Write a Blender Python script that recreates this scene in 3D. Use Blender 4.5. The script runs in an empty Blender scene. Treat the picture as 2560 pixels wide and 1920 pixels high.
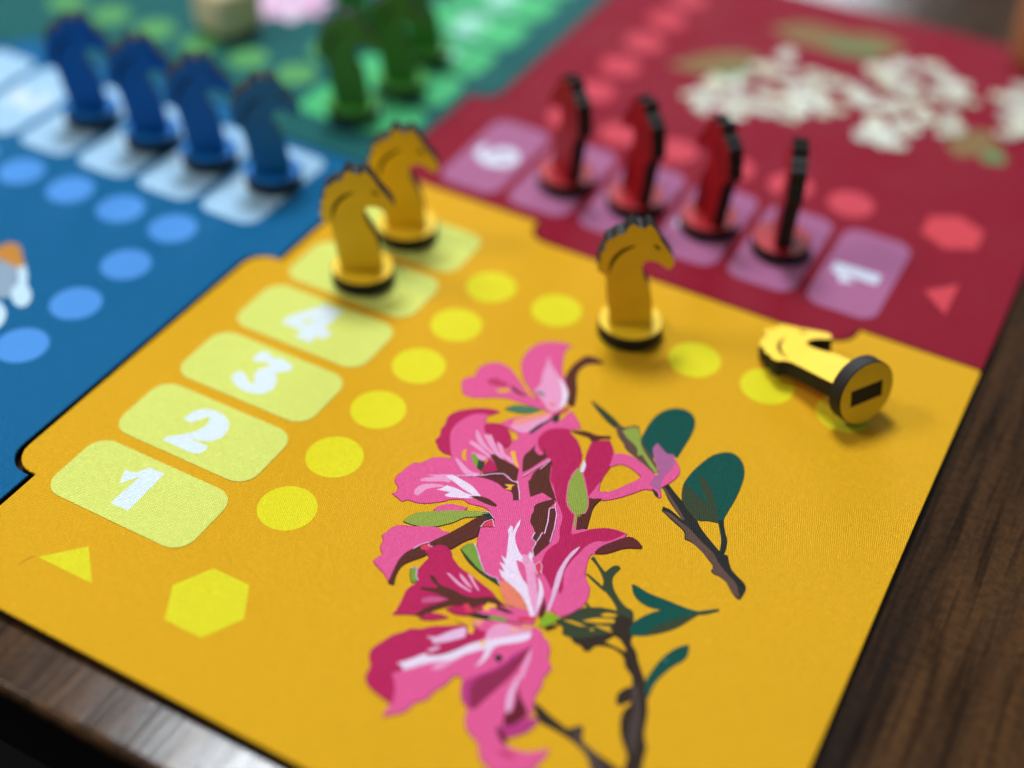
import bpy, bmesh, math, random
from mathutils import Vector, Matrix
from mathutils.geometry import tessellate_polygon

# ------------------------------------------------------------------ camera, light, exposure
U = 0.02                      # one design unit = 20 mm; x = U*u, y = -U*v, board face at z = 0
T = 0.13                      # board thickness (units)
scene = bpy.context.scene
col = scene.collection
R_ = Vector((0.87857994, 0.47659423, 0.03090686))
D_ = Vector((0.33793905, -0.57463806, -0.74537795))
F_ = Vector((-0.33748257, 0.66531875, -0.66592528))
CAM = Vector((10.01867974, -15.0370214, 11.64659895)) * U
cam = bpy.data.cameras.new('camera')
camo = bpy.data.objects.new('camera', cam)
col.objects.link(camo)
camo.matrix_world = Matrix(((R_.x, -D_.x, -F_.x, CAM.x), (R_.y, -D_.y, -F_.y, CAM.y), (R_.z, -D_.z, -F_.z, CAM.z), (0, 0, 0, 1)))
cam.sensor_width = 36
cam.lens = 36 * 3387.4379 / 2560
cam.clip_start = 0.005
cam.clip_end = 100
cam.dof.use_dof = True
cam.dof.focus_distance = 15.75 * U
cam.dof.aperture_fstop = 3.2
cam.dof.aperture_blades = 0
scene.camera = camo
scene.render.resolution_x, scene.render.resolution_y = 1024, 768
scene.view_settings.view_transform = 'Standard'
scene.view_settings.look = 'None'
scene.view_settings.exposure = 0.05
scene.view_settings.gamma = 1.0

world = bpy.data.worlds.new('World')
scene.world = world
world.use_nodes = True
bg = world.node_tree.nodes['Background']
bg.inputs[0].default_value = (0.86, 0.95, 1.0, 1)
bg.inputs[1].default_value = 0.21

def lamp(name, loc, target, sx, sy, power, color):
    l = bpy.data.lights.new(name, 'AREA')
    l.shape = 'RECTANGLE'; l.size = sx; l.size_y = sy; l.energy = power; l.color = color
    o = bpy.data.objects.new(name, l); col.objects.link(o)
    o.location = loc
    o.rotation_euler = (Vector(target) - Vector(loc)).to_track_quat('-Z', 'Y').to_euler()
    return o
lamp('ceiling_lamp', (-0.43, 0.48, 1.50), (0, 0, 0), 0.42, 0.36, 28.5, (0.89, 0.95, 1.0))
lamp('ceiling_lamp', (-1.30, -0.55, 1.50), (0.05, 0, 0), 0.50, 0.35, 17.0, (1.0, 0.92, 0.80))
lamp('window_light', (-0.90, 2.70, 1.15), (0, 0.1, 0), 0.9, 0.7, 20.0, (0.80, 0.90, 1.0))

# ------------------------------------------------------------------ helpers
def lin(c):
    return tuple(((x / 255) / 12.92 if x / 255 <= 0.04045 else ((x / 255 + 0.055) / 1.055) ** 2.4) for x in c) + (1.0,)

def nodes(m):
    m.use_nodes = True
    nt = m.node_tree
    return nt, nt.nodes['Principled BSDF']

def mathn(nt, op, a, b=None):
    n = nt.nodes.new('ShaderNodeMath'); n.operation = op
    for i, v in enumerate((a, b)):
        if v is None: continue
        if isinstance(v, (int, float)): n.inputs[i].default_value = v
        else: nt.links.new(v, n.inputs[i])
    return n.outputs[0]

def varied(nt, bsdf, color, amount, scale, coord, detail=4.0):
    """base colour with a little uneven ink / pigment"""
    nz = nt.nodes.new('ShaderNodeTexNoise'); nz.inputs['Scale'].default_value = scale; nz.inputs['Detail'].default_value = detail
    nt.links.new(coord, nz.inputs['Vector'])
    mp = nt.nodes.new('ShaderNodeMapRange')
    mp.inputs['From Min'].default_value = 0.3; mp.inputs['From Max'].default_value = 0.7
    mp.inputs['To Min'].default_value = 1 - amount; mp.inputs['To Max'].default_value = 1 + amount
    nt.links.new(nz.outputs['Fac'], mp.inputs['Value'])
    mx = nt.nodes.new('ShaderNodeMix'); mx.data_type = 'RGBA'; mx.blend_type = 'MULTIPLY'
    mx.inputs['Factor'].default_value = 1
    mx.inputs['A'].default_value = color
    nt.links.new(mp.outputs['Result'], mx.inputs['B'])
    nt.links.new(mx.outputs['Result'], bsdf.inputs['Base Color'])
    return mx

PRINT = {}
def print_mat(name, rgb, rough=0.6, weave=1.0, spec=0.14):
    """ink on linen-embossed board paper"""
    key = (name, rgb)
    if key in PRINT: return PRINT[key]
    m = bpy.data.materials.new('print_' + name)
    nt, b = nodes(m)
    tc = nt.nodes.new('ShaderNodeTexCoord')
    co = tc.outputs['Object']
    ink = varied(nt, b, lin(rgb), 0.02, 900.0, co, 6.0)
    b.inputs['Roughness'].default_value = rough
    b.inputs['Specular IOR Level'].default_value = spec
    # linen weave: two crossed waves, 0.5 mm pitch
    mp = nt.nodes.new('ShaderNodeMapping'); mp.inputs['Rotation'].default_value = (0, 0, math.radians(28))
    wob = nt.nodes.new('ShaderNodeTexNoise'); wob.inputs['Scale'].default_value = 700; wob.inputs['Detail'].default_value = 2
    nt.links.new(co, wob.inputs['Vector'])
    wsc = nt.nodes.new('ShaderNodeVectorMath'); wsc.operation = 'SCALE'; wsc.inputs['Scale'].default_value = 0.00065
    nt.links.new(wob.outputs['Color'], wsc.inputs[0])
    wad = nt.nodes.new('ShaderNodeVectorMath'); wad.operation = 'ADD'
    nt.links.new(co, wad.inputs[0]); nt.links.new(wsc.outputs[0], wad.inputs[1])
    nt.links.new(wad.outputs[0], mp.inputs['Vector'])
    # handled surface: sheen differs in soft patches
    sm = nt.nodes.new('ShaderNodeTexNoise'); sm.inputs['Scale'].default_value = 38; sm.inputs['Detail'].default_value = 5
    nt.links.new(co, sm.inputs['Vector'])
    sr = nt.nodes.new('ShaderNodeMapRange'); sr.inputs['From Min'].default_value = 0.3; sr.inputs['From Max'].default_value = 0.7
    sr.inputs['To Min'].default_value = rough - 0.16; sr.inputs['To Max'].default_value = rough + 0.12
    nt.links.new(sm.outputs['Fac'], sr.inputs['Value']); nt.links.new(sr.outputs['Result'], b.inputs['Roughness'])
    sp = nt.nodes.new('ShaderNodeSeparateXYZ'); nt.links.new(mp.outputs['Vector'], sp.inputs[0])
    k = 2 * math.pi / 0.00066
    sx = mathn(nt, 'SINE', mathn(nt, 'MULTIPLY', sp.outputs['X'], k))
    sy = mathn(nt, 'SINE', mathn(nt, 'MULTIPLY', sp.outputs['Y'], k * 1.15))
    wv = mathn(nt, 'MULTIPLY', sx, sy)
    nz = nt.nodes.new('ShaderNodeTexNoise'); nz.inputs['Scale'].default_value = 2600; nz.inputs['Detail'].default_value = 2
    nt.links.new(co, nz.inputs['Vector'])
    hsum = mathn(nt, 'ADD', mathn(nt, 'MULTIPLY', wv, 0.5), mathn(nt, 'MULTIPLY', nz.outputs['Fac'], 0.5))
    # shade of the weave hollows painted into the colour, plus fine print grain and a few dust specks
    gr = nt.nodes.new('ShaderNodeTexNoise'); gr.inputs['Scale'].default_value = 3400; gr.inputs['Detail'].default_value = 3
    nt.links.new(co, gr.inputs['Vector'])
    tone = mathn(nt, 'ADD', mathn(nt, 'MULTIPLY', wv, 0.12), mathn(nt, 'ADD', mathn(nt, 'MULTIPLY', gr.outputs['Fac'], 0.50), 0.75))
    sk = nt.nodes.new('ShaderNodeTexVoronoi'); sk.inputs['Scale'].default_value = 130; sk.inputs['Randomness'].default_value = 1
    nt.links.new(co, sk.inputs['Vector'])
    pick = mathn(nt, 'GREATER_THAN', nt.nodes.new('ShaderNodeSeparateColor').outputs[0], 0.93)
    nt.links.new(sk.outputs['Color'], pick.node.inputs[0].links[0].from_node.inputs[0])
    speck = mathn(nt, 'MULTIPLY', mathn(nt, 'LESS_THAN', sk.outputs['Distance'], 0.022), pick)
    tone = mathn(nt, 'SUBTRACT', tone, mathn(nt, 'MULTIPLY', speck, 0.35))
    m2 = nt.nodes.new('ShaderNodeMix'); m2.data_type = 'RGBA'; m2.blend_type = 'MULTIPLY'; m2.inputs['Factor'].default_value = 1
    nt.links.new(ink.outputs['Result'], m2.inputs['A']); nt.links.new(tone, m2.inputs['B'])
    nt.links.new(m2.outputs['Result'], b.inputs['Base Color'])
    bp = nt.nodes.new('ShaderNodeBump'); bp.inputs['Strength'].default_value = 0.8 * weave
    bp.inputs['Distance'].default_value = 0.0004
    nt.links.new(hsum, bp.inputs['Height'])
    nt.links.new(bp.outputs['Normal'], b.inputs['Normal'])
    PRINT[key] = m
    return m

def plain_mat(name, rgb, rough=0.5, spec=0.4, vary=0.06, scale=220.0, bump=0.0):
    m = bpy.data.materials.new(name)
    nt, b = nodes(m)
    tc = nt.nodes.new('ShaderNodeTexCoord')
    varied(nt, b, lin(rgb), vary, scale, tc.outputs['Object'], 5.0)
    b.inputs['Roughness'].default_value = rough
    b.inputs['Specular IOR Level'].default_value = spec
    if bump:
        nz = nt.nodes.new('ShaderNodeTexNoise'); nz.inputs['Scale'].default_value = 900; nz.inputs['Detail'].default_value = 6
        nt.links.new(tc.outputs['Object'], nz.inputs['Vector'])
        bp = nt.nodes.new('ShaderNodeBump'); bp.inputs['Strength'].default_value = bump; bp.inputs['Distance'].default_value = 0.0001
        nt.links.new(nz.outputs['Fac'], bp.inputs['Height']); nt.links.new(bp.outputs['Normal'], b.inputs['Normal'])
    return m

def link(name, me, parent=None, mats=()):
    o = bpy.data.objects.new(name, me); col.objects.link(o)
    for m in mats: me.materials.append(m)
    if parent is not None: o.parent = parent
    return o

def tag(o, label, cat, group=None, kind=None):
    o['label'] = label; o['category'] = cat
    if group: o['group'] = group
    if kind: o['kind'] = kind

def empty(name, loc, rz=0.0):
    o = bpy.data.objects.new(name, None); col.objects.link(o)
    o.empty_display_size = 0.01
    o.location = loc; o.rotation_euler = (0, 0, rz)
    return o

def smooth(pts, n=4, corner=52):
    """closed outline -> smoothed outline that keeps its sharp corners"""
    P = [Vector(p) for p in pts]; N = len(P); out = []
    cor = []
    for i in range(N):
        a = (P[i] - P[i - 1]); b = (P[(i + 1) % N] - P[i])
        cor.append(a.length < 1e-9 or b.length < 1e-9 or a.angle(b, 0) > math.radians(corner))
    def tan(i, d):
        if cor[i]: return d
        t = (P[(i + 1) % N] - P[i - 1]); t.normalize()
        return t * d.length
    for i in range(N):
        j = (i + 1) % N; d = P[j] - P[i]
        t0, t1 = tan(i, d), tan(j, d)
        for k in range(n):
            s = k / n; s2 = s * s; s3 = s2 * s
            out.append(P[i] * (2*s3 - 3*s2 + 1) + t0 * (s3 - 2*s2 + s) + P[j] * (-2*s3 + 3*s2) + t1 * (s3 - s2))
    return [(p.x, p.y) for p in out]

def rounded(pts, rad, seg=6):
    """polygon with per-corner radius"""
    P = [Vector(p) for p in pts]; N = len(P); out = []
    for i in range(N):
        r = rad[i] if isinstance(rad, (list, tuple)) else rad
        if r <= 0: out.append(tuple(P[i])); continue
        a = (P[i - 1] - P[i]).normalized(); b = (P[(i + 1) % N] - P[i]).normalized()
        th = a.angle(b); d = r / math.tan(th / 2)
        c = P[i] + (a + b).normalized() * (r / math.sin(th / 2))
        p0, p1 = P[i] + a * d - c, P[i] + b * d - c
        a0 = math.atan2(p0.y, p0.x); a1 = math.atan2(p1.y, p1.x); da = (a1 - a0 + math.pi) % (2 * math.pi) - math.pi
        for k in range(seg + 1):
            an = a0 + da * k / seg
            out.append((c.x + r * math.cos(an), c.y + r * math.sin(an)))
    return out

def flat_mesh(name, loops, z, org):
    """flat print: outline(s) in board units -> face on the board"""
    L3 = [[Vector((p[0], -p[1], 0)) for p in l] for l in loops]
    tris = tessellate_polygon(L3)
    vs = [v for l in L3 for v in l]
    V = [(v.x * U - org[0], v.y * U - org[1], z - org[2]) for v in vs]
    me = bpy.data.meshes.new(name)
    Fs = []
    for t in tris:
        a, b, c = (vs[i] for i in t)
        Fs.append(t if (b - a).cross(c - a).z > 0 else (t[0], t[2], t[1]))
    me.from_pydata(V, [], Fs); me.update()
    return me

def slab_mesh(name, loop, z0, z1, org, bev=0.0, side_mat=1):
    """outline extruded between two heights, optional rounded-over top edge"""
    P = [Vector((p[0], -p[1])) for p in loop]
    area = sum(P[i - 1].x * P[i].y - P[i].x * P[i - 1].y for i in range(len(P)))
    if area < 0: P.reverse()
    N = len(P)
    me = bpy.data.meshes.new(name)
    rings = [(0.0, z0), (0.0, z1)] if not bev else [(0.0, z0), (0.0, z1 - bev * U), (bev * 0.35, z1 - bev * 0.35 * U), (bev, z1)]
    V, Fs, mi = [], [], []
    for inset, z in rings:
        for i in range(N):
            a = (P[i] - P[i - 1]); b = (P[(i + 1) % N] - P[i])
            if a.length < 1e-9: a = b
            if b.length < 1e-9: b = a
            a = a.normalized(); b = b.normalized()
            n = Vector((-a.y - b.y, a.x + b.x)); n = n / max(0.4, n.length_squared) * 2 if n.length > 1e-6 else n
            q = P[i] + n * inset * 0.5 * 2 / 2
            V.append((q.x * U - org[0], q.y * U - org[1], z - org[2]))
    for r in range(len(rings) - 1):
        for i in range(N):
            j = (i + 1) % N
            Fs.append((r * N + i, r * N + j, (r + 1) * N + j, (r + 1) * N + i)); mi.append(side_mat if r == 0 else 0)
    top = (len(rings) - 1) * N
    for t in tessellate_polygon([[Vector((V[top + i][0], V[top + i][1], 0)) for i in range(N)]]):
        a, b, c = (Vector(V[top + i]) for i in t)
        up = (b - a).cross(c - a).z > 0
        Fs.append(tuple(top + i for i in (t if up else (t[0], t[2], t[1])))); mi.append(0)
        Fs.append(tuple(i for i in ((t[0], t[2], t[1]) if up else t))); mi.append(side_mat)
    me.from_pydata(V, [], Fs); me.update()
    for p, m in zip(me.polygons, mi): p.material_index = m
    return me

# ------------------------------------------------------------------ traced print (board units)
FLOWER=[
('twig','charcoal',[[6.537,4.096],[6.581,4.019],[6.656,4.079],[6.884,4.233],[7.013,4.309],[7.097,4.38],[7.197,4.489],[7.39,4.628],[7.567,4.735],[7.63,4.726],[7.671,4.795],[7.745,4.9],[7.834,4.959],[7.932,5.011],[7.987,5.069],[7.999,5.151],[7.994,5.269],[7.957,5.273],[7.889,5.232],[7.785,5.131],[7.711,5.075],[7.605,5.073],[7.555,5.047],[7.541,4.963],[7.473,4.91],[7.307,4.799],[7.196,4.759],[7.187,4.755],[7.106,4.755],[7.054,4.649],[6.889,4.569],[6.696,4.473],[6.684,4.4],[6.777,4.406],[6.928,4.468],[6.964,4.486],[6.861,4.407],[6.688,4.266]]),
('twig_bark','bark',[[6.543,4.12],[6.572,4.097],[6.863,4.346],[6.988,4.463],[6.972,4.498],[6.725,4.285]]),
('twig_bark','bark',[[6.705,4.468],[6.8,4.458],[6.968,4.527],[7.078,4.562],[7.275,4.676],[7.48,4.784],[7.581,4.884],[7.71,4.976],[7.864,5.068],[7.927,5.157],[7.983,5.249],[7.884,5.218],[7.779,5.117],[7.613,5.059],[7.562,5.024],[7.545,4.951],[7.396,4.852],[7.224,4.762],[7.188,4.741],[7.111,4.736],[7.06,4.631]]),
('leaf','teal',[[6.806,4.116],[6.758,3.937],[6.762,3.745],[6.796,3.555],[6.87,3.317],[6.976,3.19],[7.091,3.155],[7.224,3.241],[7.315,3.402],[7.36,3.628],[7.378,3.885],[7.376,4.088],[7.383,4.243],[7.464,4.412],[7.536,4.525],[7.574,4.655],[7.583,4.744],[7.539,4.732],[7.487,4.553],[7.358,4.317],[7.246,4.343],[7.118,4.397],[6.994,4.33],[6.866,4.223]]),
('leaf_shading','darkolive',[[6.769,4.013],[6.799,3.934],[6.963,4.024],[7.183,4.12],[7.326,4.237],[7.342,4.311],[7.246,4.343],[7.118,4.397],[6.976,4.32],[6.853,4.21]]),
('leaf_shading','darkolive',[[6.847,3.696],[6.956,3.738],[7.114,3.916],[7.239,4.088],[7.301,4.192],[7.134,4.068],[6.973,3.915]]),
('leaf_vein','charcoal',[[7.328,4.275],[7.383,4.243],[7.464,4.412],[7.534,4.526],[7.572,4.656],[7.583,4.744],[7.539,4.732],[7.49,4.551],[7.37,4.33]]),
('leaf','darkolive',[[5.138,3.169],[5.267,3.212],[5.476,3.3],[5.639,3.389],[5.617,3.47],[5.484,3.411],[5.311,3.304]]),
('twig','bark',[[5.61,3.44],[5.639,3.389],[5.719,3.399],[5.812,3.31],[5.87,3.299],[5.964,3.447],[6.052,3.575],[6.249,3.723],[6.405,3.911],[6.367,3.954],[6.204,3.879],[6.027,3.809],[5.898,3.753],[5.835,3.68],[5.719,3.591]]),
('leaf','teal',[[6.008,3.511],[5.975,3.306],[5.972,3.102],[6.01,2.917],[6.114,2.774],[6.241,2.723],[6.361,2.758],[6.453,2.889],[6.492,3.071],[6.501,3.334],[6.503,3.575],[6.446,3.543],[6.369,3.566],[6.195,3.469],[6.188,3.584],[6.255,3.719],[6.137,3.635]]),
('leaf','olive',[[5.724,3.475],[5.782,3.373],[5.864,3.325],[5.959,3.451],[6.021,3.571],[6.157,3.711],[6.392,3.897],[6.378,3.947],[6.249,3.852],[6.111,3.738],[6.073,3.782],[5.998,3.651],[5.821,3.554]]),
('twig','darkolive',[[6.294,5.553],[6.312,5.505],[6.439,5.599],[6.524,5.65],[6.566,5.525],[6.616,5.487],[6.658,5.519],[6.638,5.676],[6.694,5.796],[6.795,5.897],[6.925,5.98],[7.029,6.006],[7.09,6.125],[7.075,6.219],[6.923,6.17],[6.862,6.068],[6.769,5.982],[6.654,5.908],[6.59,5.856],[6.566,5.78],[6.432,5.64]]),
('twig','darkolive',[[6.34,5.784],[6.375,5.773],[6.521,5.824],[6.641,5.88],[6.644,5.914],[6.513,5.864]]),
('leaf','darkolive',[[6.384,6.565],[6.374,6.52],[6.463,6.383],[6.522,6.263],[6.577,6.201],[6.517,6.145],[6.605,6.19],[6.722,6.131],[6.872,6.088],[6.933,6.165],[6.944,6.243],[6.923,6.39],[6.827,6.512],[6.685,6.618],[6.574,6.657],[6.506,6.663],[6.465,6.569]]),
('leaf_gap','board',[[6.74,6.224],[6.79,6.165],[6.904,6.13],[6.876,6.18],[6.78,6.227]]),
('leaf_gap','board',[[6.602,6.397],[6.718,6.288],[6.899,6.201],[6.921,6.248],[6.747,6.348]]),
('leaf_gap','board',[[6.425,6.491],[6.51,6.45],[6.688,6.441],[6.601,6.474]]),
('leaf_gap','board',[[6.74,6.386],[6.902,6.318],[6.938,6.381],[6.833,6.391]]),
('leaf_gap','board',[[6.718,6.461],[6.761,6.429],[6.768,6.466]]),
('branch','darkbrown',[[6.909,6.196],[6.945,6.106],[7.079,6.115],[7.159,6.288],[7.192,6.402],[7.285,6.48],[7.357,6.584],[7.514,6.764],[7.6,6.886],[7.65,7.011],[7.731,7.204],[7.515,7.327],[7.503,7.065],[7.475,7.111],[7.424,7.186],[7.369,7.172],[7.343,7.064],[7.373,6.97],[7.43,6.906],[7.379,6.795],[7.267,6.716],[7.194,6.613],[7.072,6.569],[6.943,6.594],[6.876,6.641],[6.854,6.727],[6.801,6.749],[6.743,6.709],[6.663,6.705],[6.588,6.657],[6.695,6.613],[6.824,6.505],[6.895,6.439],[6.954,6.372]]),
('branch_gap','board',[[6.944,6.528],[6.999,6.413],[7.068,6.424],[7.177,6.509],[7.189,6.535],[7.08,6.532]]),
('branch','darkbrown',[[7.403,6.832],[7.501,6.776],[7.62,6.956],[7.705,7.119],[7.783,7.371],[7.869,7.51],[7.891,7.612],[7.923,7.733],[8.024,8.007],[7.868,8.095],[7.764,7.823],[7.741,7.697],[7.61,7.542],[7.514,7.377],[7.482,7.216],[7.511,7.094]]),
('branch_bark','bark2',[[7.42,6.869],[7.48,6.866],[7.611,7.098],[7.692,7.276],[7.742,7.467],[7.777,7.62],[7.754,7.647],[7.667,7.51],[7.605,7.325],[7.562,7.126],[7.478,7.021]]),
('branch','darkbrown',[[6.635,7.579],[6.701,7.587],[6.883,7.648],[7.08,7.698],[7.135,7.637],[7.174,7.593],[7.217,7.606],[7.269,7.736],[7.419,7.795],[7.603,7.832],[7.708,7.855],[7.938,7.92],[7.987,8.028],[7.667,8.21],[7.476,7.987],[7.395,7.894],[7.265,7.825],[7.101,7.788],[6.947,7.774],[6.807,7.765],[6.733,7.719]]),
('branch_bark','bark2',[[7.137,7.739],[7.148,7.638],[7.192,7.605],[7.262,7.74],[7.478,7.818],[7.597,7.918],[7.753,8.024],[7.733,8.104],[7.486,7.981],[7.375,7.877]]),
('leaf','teal',[[6.868,5.669],[6.897,5.661],[7.095,5.69],[7.325,5.68],[7.48,5.678],[7.648,5.651],[7.746,5.577],[7.833,5.509],[7.842,5.53],[7.725,5.65],[7.666,5.692],[7.612,5.809],[7.53,5.974],[7.431,6.098],[7.286,6.232],[7.154,6.307],[7.116,6.279],[7.093,6.175],[7.134,6.066],[7.206,5.939],[7.309,5.82],[7.169,5.857],[7.028,5.833],[6.932,5.766]]),
('leaf_shading','darkolive',[[7.297,6.142],[7.409,5.96],[7.533,5.803],[7.639,5.69],[7.717,5.632],[7.835,5.512],[7.842,5.53],[7.726,5.654],[7.669,5.699],[7.614,5.813],[7.531,5.977],[7.433,6.103],[7.285,6.229]]),
('leaf','teal',[[7.738,6.122],[7.773,6.249],[7.761,6.337],[7.694,6.471],[7.64,6.63],[7.616,6.8],[7.632,6.945],[7.575,6.901],[7.535,6.784],[7.538,6.624],[7.561,6.451],[7.601,6.315],[7.664,6.197]]),
('leaf_speck','mint',[[7.585,6.421],[7.618,6.41],[7.627,6.446],[7.595,6.456]]),
('petal','pink',[[3.535,3.67],[3.57,3.576],[3.644,3.508],[3.6,3.36],[3.638,3.237],[3.744,3.137],[3.869,3.126],[3.994,3.178],[4.126,3.273],[4.256,3.368],[4.379,3.465],[4.483,3.499],[4.66,3.538],[4.796,3.622],[4.559,3.643],[4.378,3.655],[4.16,3.688],[4.0,3.771],[3.821,3.876],[3.688,3.894],[3.619,3.815]]),
('petal_streak','rose',[[3.802,3.501],[3.878,3.407],[3.964,3.418],[4.079,3.423],[4.085,3.493],[3.966,3.538],[3.862,3.551]]),
('petal_streak','brown',[[4.101,3.435],[4.191,3.454],[4.325,3.496],[4.404,3.498],[4.344,3.533],[4.209,3.516]]),
('petal_gap','board',[[3.989,3.622],[4.083,3.518],[4.18,3.521],[4.075,3.619]]),
('petal','pink',[[4.053,3.018],[4.005,2.869],[3.994,2.695],[4.037,2.528],[4.141,2.414],[4.284,2.342],[4.452,2.321],[4.408,2.426],[4.437,2.563],[4.514,2.746],[4.566,2.866],[4.711,3.027],[4.817,3.207],[4.883,3.43],[4.862,3.63],[4.772,3.635],[4.593,3.529],[4.37,3.374],[4.199,3.231]]),
('petal_highlight','lightpink',[[4.269,2.662],[4.364,2.784],[4.483,2.89],[4.643,3.018],[4.768,3.14],[4.849,3.284],[4.881,3.455],[4.843,3.594],[4.754,3.6],[4.629,3.508],[4.503,3.416],[4.416,3.371],[4.44,3.236],[4.366,3.033],[4.329,2.855]]),
('petal_highlight','white',[[4.568,2.964],[4.718,3.072],[4.833,3.222],[4.886,3.405],[4.861,3.537],[4.813,3.353],[4.72,3.168]]),
('stamen','sage',[[4.428,3.364],[4.531,3.351],[4.596,3.385],[4.527,3.402]]),
('stamen','coral',[[4.677,3.48],[4.758,3.457],[4.797,3.504],[4.729,3.521]]),
('stem','brown',[[4.68,2.997],[4.637,2.849],[4.631,2.677],[4.656,2.536],[4.691,2.413],[4.788,2.381],[4.943,2.405],[4.966,2.454],[4.855,2.52],[4.778,2.59],[4.753,2.731],[4.789,2.883],[4.889,3.069],[4.969,3.261],[5.006,3.382],[4.952,3.413],[4.892,3.354],[4.817,3.159]]),
('petal','pink',[[4.341,4.13],[4.446,3.954],[4.635,3.786],[4.796,3.622],[4.975,3.702],[5.012,3.471],[5.158,3.595],[5.26,3.695],[5.145,3.796],[4.934,3.919],[4.888,4.036],[4.896,4.166],[5.123,4.373],[5.186,4.379],[5.166,4.626],[5.121,4.82],[5.003,4.93],[4.923,4.725],[4.807,4.622],[4.652,4.474],[4.632,4.354],[4.649,4.188]]),
('petal_highlight','coralpink',[[4.46,3.98],[4.561,3.852],[4.684,3.734],[4.784,3.629],[4.838,3.643],[4.74,3.84],[4.601,4.012],[4.493,4.098]]),
('petal_highlight','lightpink',[[4.46,4.095],[4.591,3.995],[4.721,3.804],[4.826,3.65],[4.817,3.84],[4.763,4.03],[4.665,4.133],[4.544,4.136]]),
('sepal','sage',[[4.258,3.867],[4.348,3.744],[4.512,3.671],[4.685,3.617],[4.569,3.778],[4.405,3.851]]),
('stem','slate',[[4.723,4.099],[4.765,3.916],[4.851,3.728],[4.862,3.63],[4.903,3.559],[4.961,3.733],[4.923,3.778],[4.872,3.739],[4.821,3.906],[4.768,4.096]]),
('petal','rose',[[4.862,3.63],[4.908,3.509],[4.943,3.395],[4.968,3.474],[4.921,3.595]]),
('petal','magenta',[[3.806,4.792],[3.813,4.699],[3.765,4.592],[3.762,4.481],[3.725,4.365],[3.75,4.247],[3.831,4.141],[3.981,4.018],[4.145,3.945],[4.24,3.947],[4.163,4.062],[3.987,4.166],[3.905,4.351],[3.906,4.487],[3.949,4.641],[4.031,4.793],[4.118,4.916],[4.014,4.934],[3.918,4.902],[3.862,4.847]]),
('petal','pink',[[3.946,4.688],[3.889,4.565],[3.878,4.412],[3.911,4.279],[3.988,4.141],[4.13,4.059],[4.174,4.194],[4.279,4.269],[4.489,4.371],[4.523,4.571],[4.521,4.703],[4.5,4.801],[4.574,5.013],[4.457,5.123],[4.216,4.967],[4.141,4.968],[4.048,4.848]]),
('petal','pink',[[4.399,4.621],[4.498,4.498],[4.617,4.494],[4.74,4.553],[4.877,4.667],[4.935,4.803],[4.742,4.831],[4.557,4.768]]),
('petal','magenta',[[4.182,4.235],[4.254,4.17],[4.362,4.141],[4.474,4.177],[4.583,4.293],[4.623,4.38],[4.617,4.494],[4.509,4.491],[4.354,4.405],[4.249,4.354]]),
('petal_highlight','lightpink',[[4.137,4.375],[4.2,4.405],[4.322,4.512],[4.466,4.604],[4.539,4.627],[4.546,4.667],[4.452,4.634],[4.295,4.572],[4.204,4.492]]),
('petal_highlight','lightpink',[[4.175,4.576],[4.293,4.596],[4.47,4.667],[4.532,4.696],[4.518,4.726],[4.372,4.681],[4.191,4.633]]),
('petal_highlight','lightpink',[[4.266,4.412],[4.347,4.364],[4.447,4.461],[4.546,4.558],[4.617,4.604],[4.696,4.665],[4.58,4.646],[4.438,4.555]]),
('petal_highlight','lightpink',[[4.461,4.431],[4.555,4.464],[4.642,4.567],[4.767,4.603],[4.865,4.674],[4.771,4.665],[4.617,4.604]]),
('petal_highlight','lightpink',[[4.278,4.758],[4.388,4.737],[4.495,4.739],[4.509,4.71],[4.5,4.801],[4.445,4.811]]),
('petal_gap','board',[[4.2,4.847],[4.186,4.757],[4.219,4.748],[4.264,4.852],[4.313,4.91],[4.264,4.917]]),
('petal_gap','board',[[4.558,4.218],[4.595,4.174],[4.65,4.232],[4.66,4.293],[4.616,4.296]]),
('stamen','gold',[[4.691,4.505],[4.739,4.467],[4.812,4.576],[4.888,4.661],[4.925,4.703],[4.854,4.681]]),
('sepal','leafgreen',[[4.303,4.787],[4.338,4.755],[4.434,4.818],[4.498,4.824],[4.551,4.984],[4.484,4.96],[4.354,4.864]]),
('sepal','darkolive',[[4.423,4.825],[4.503,4.821],[4.556,4.981],[4.479,4.963]]),
('petal','pink',[[4.168,4.962],[4.029,5.011],[3.938,5.064],[3.894,5.143],[3.85,5.222],[3.782,5.262],[3.755,5.342],[3.735,5.459],[3.718,5.553],[3.749,5.639],[3.839,5.71],[3.849,5.786],[3.82,5.824],[3.912,5.851],[3.994,5.874],[4.035,5.82],[4.12,5.811],[4.194,5.788],[4.282,5.737],[4.401,5.638],[4.482,5.55],[4.608,5.488],[4.663,5.506],[4.746,5.498],[4.836,5.476],[4.927,5.483],[5.003,5.528],[5.072,5.587],[5.123,5.693],[4.988,5.771],[5.032,5.9],[5.092,6.018],[5.188,6.15],[5.342,6.3],[5.441,6.351],[5.519,6.343],[5.572,6.365],[5.907,6.456],[6.136,6.634],[6.183,6.47],[6.228,6.428],[6.357,6.473],[6.422,6.419],[6.491,6.293],[6.527,6.151],[6.483,5.966],[6.433,5.905],[6.366,5.836],[6.306,5.688],[6.28,5.593],[6.277,5.502],[6.315,5.467],[6.489,5.291],[6.496,5.011],[6.337,5.026],[6.079,5.185],[5.863,5.144],[5.461,4.774],[5.021,4.177],[4.896,4.166],[4.898,4.569],[5.002,4.763],[4.935,4.803],[4.907,4.861],[4.66,5.005],[4.421,5.06]]),
('petal_highlight','lightpink',[[4.154,4.938],[4.218,4.944],[4.342,5.0],[4.455,5.04],[4.563,5.019],[4.534,5.099],[4.426,5.12],[4.294,5.049]]),
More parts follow.
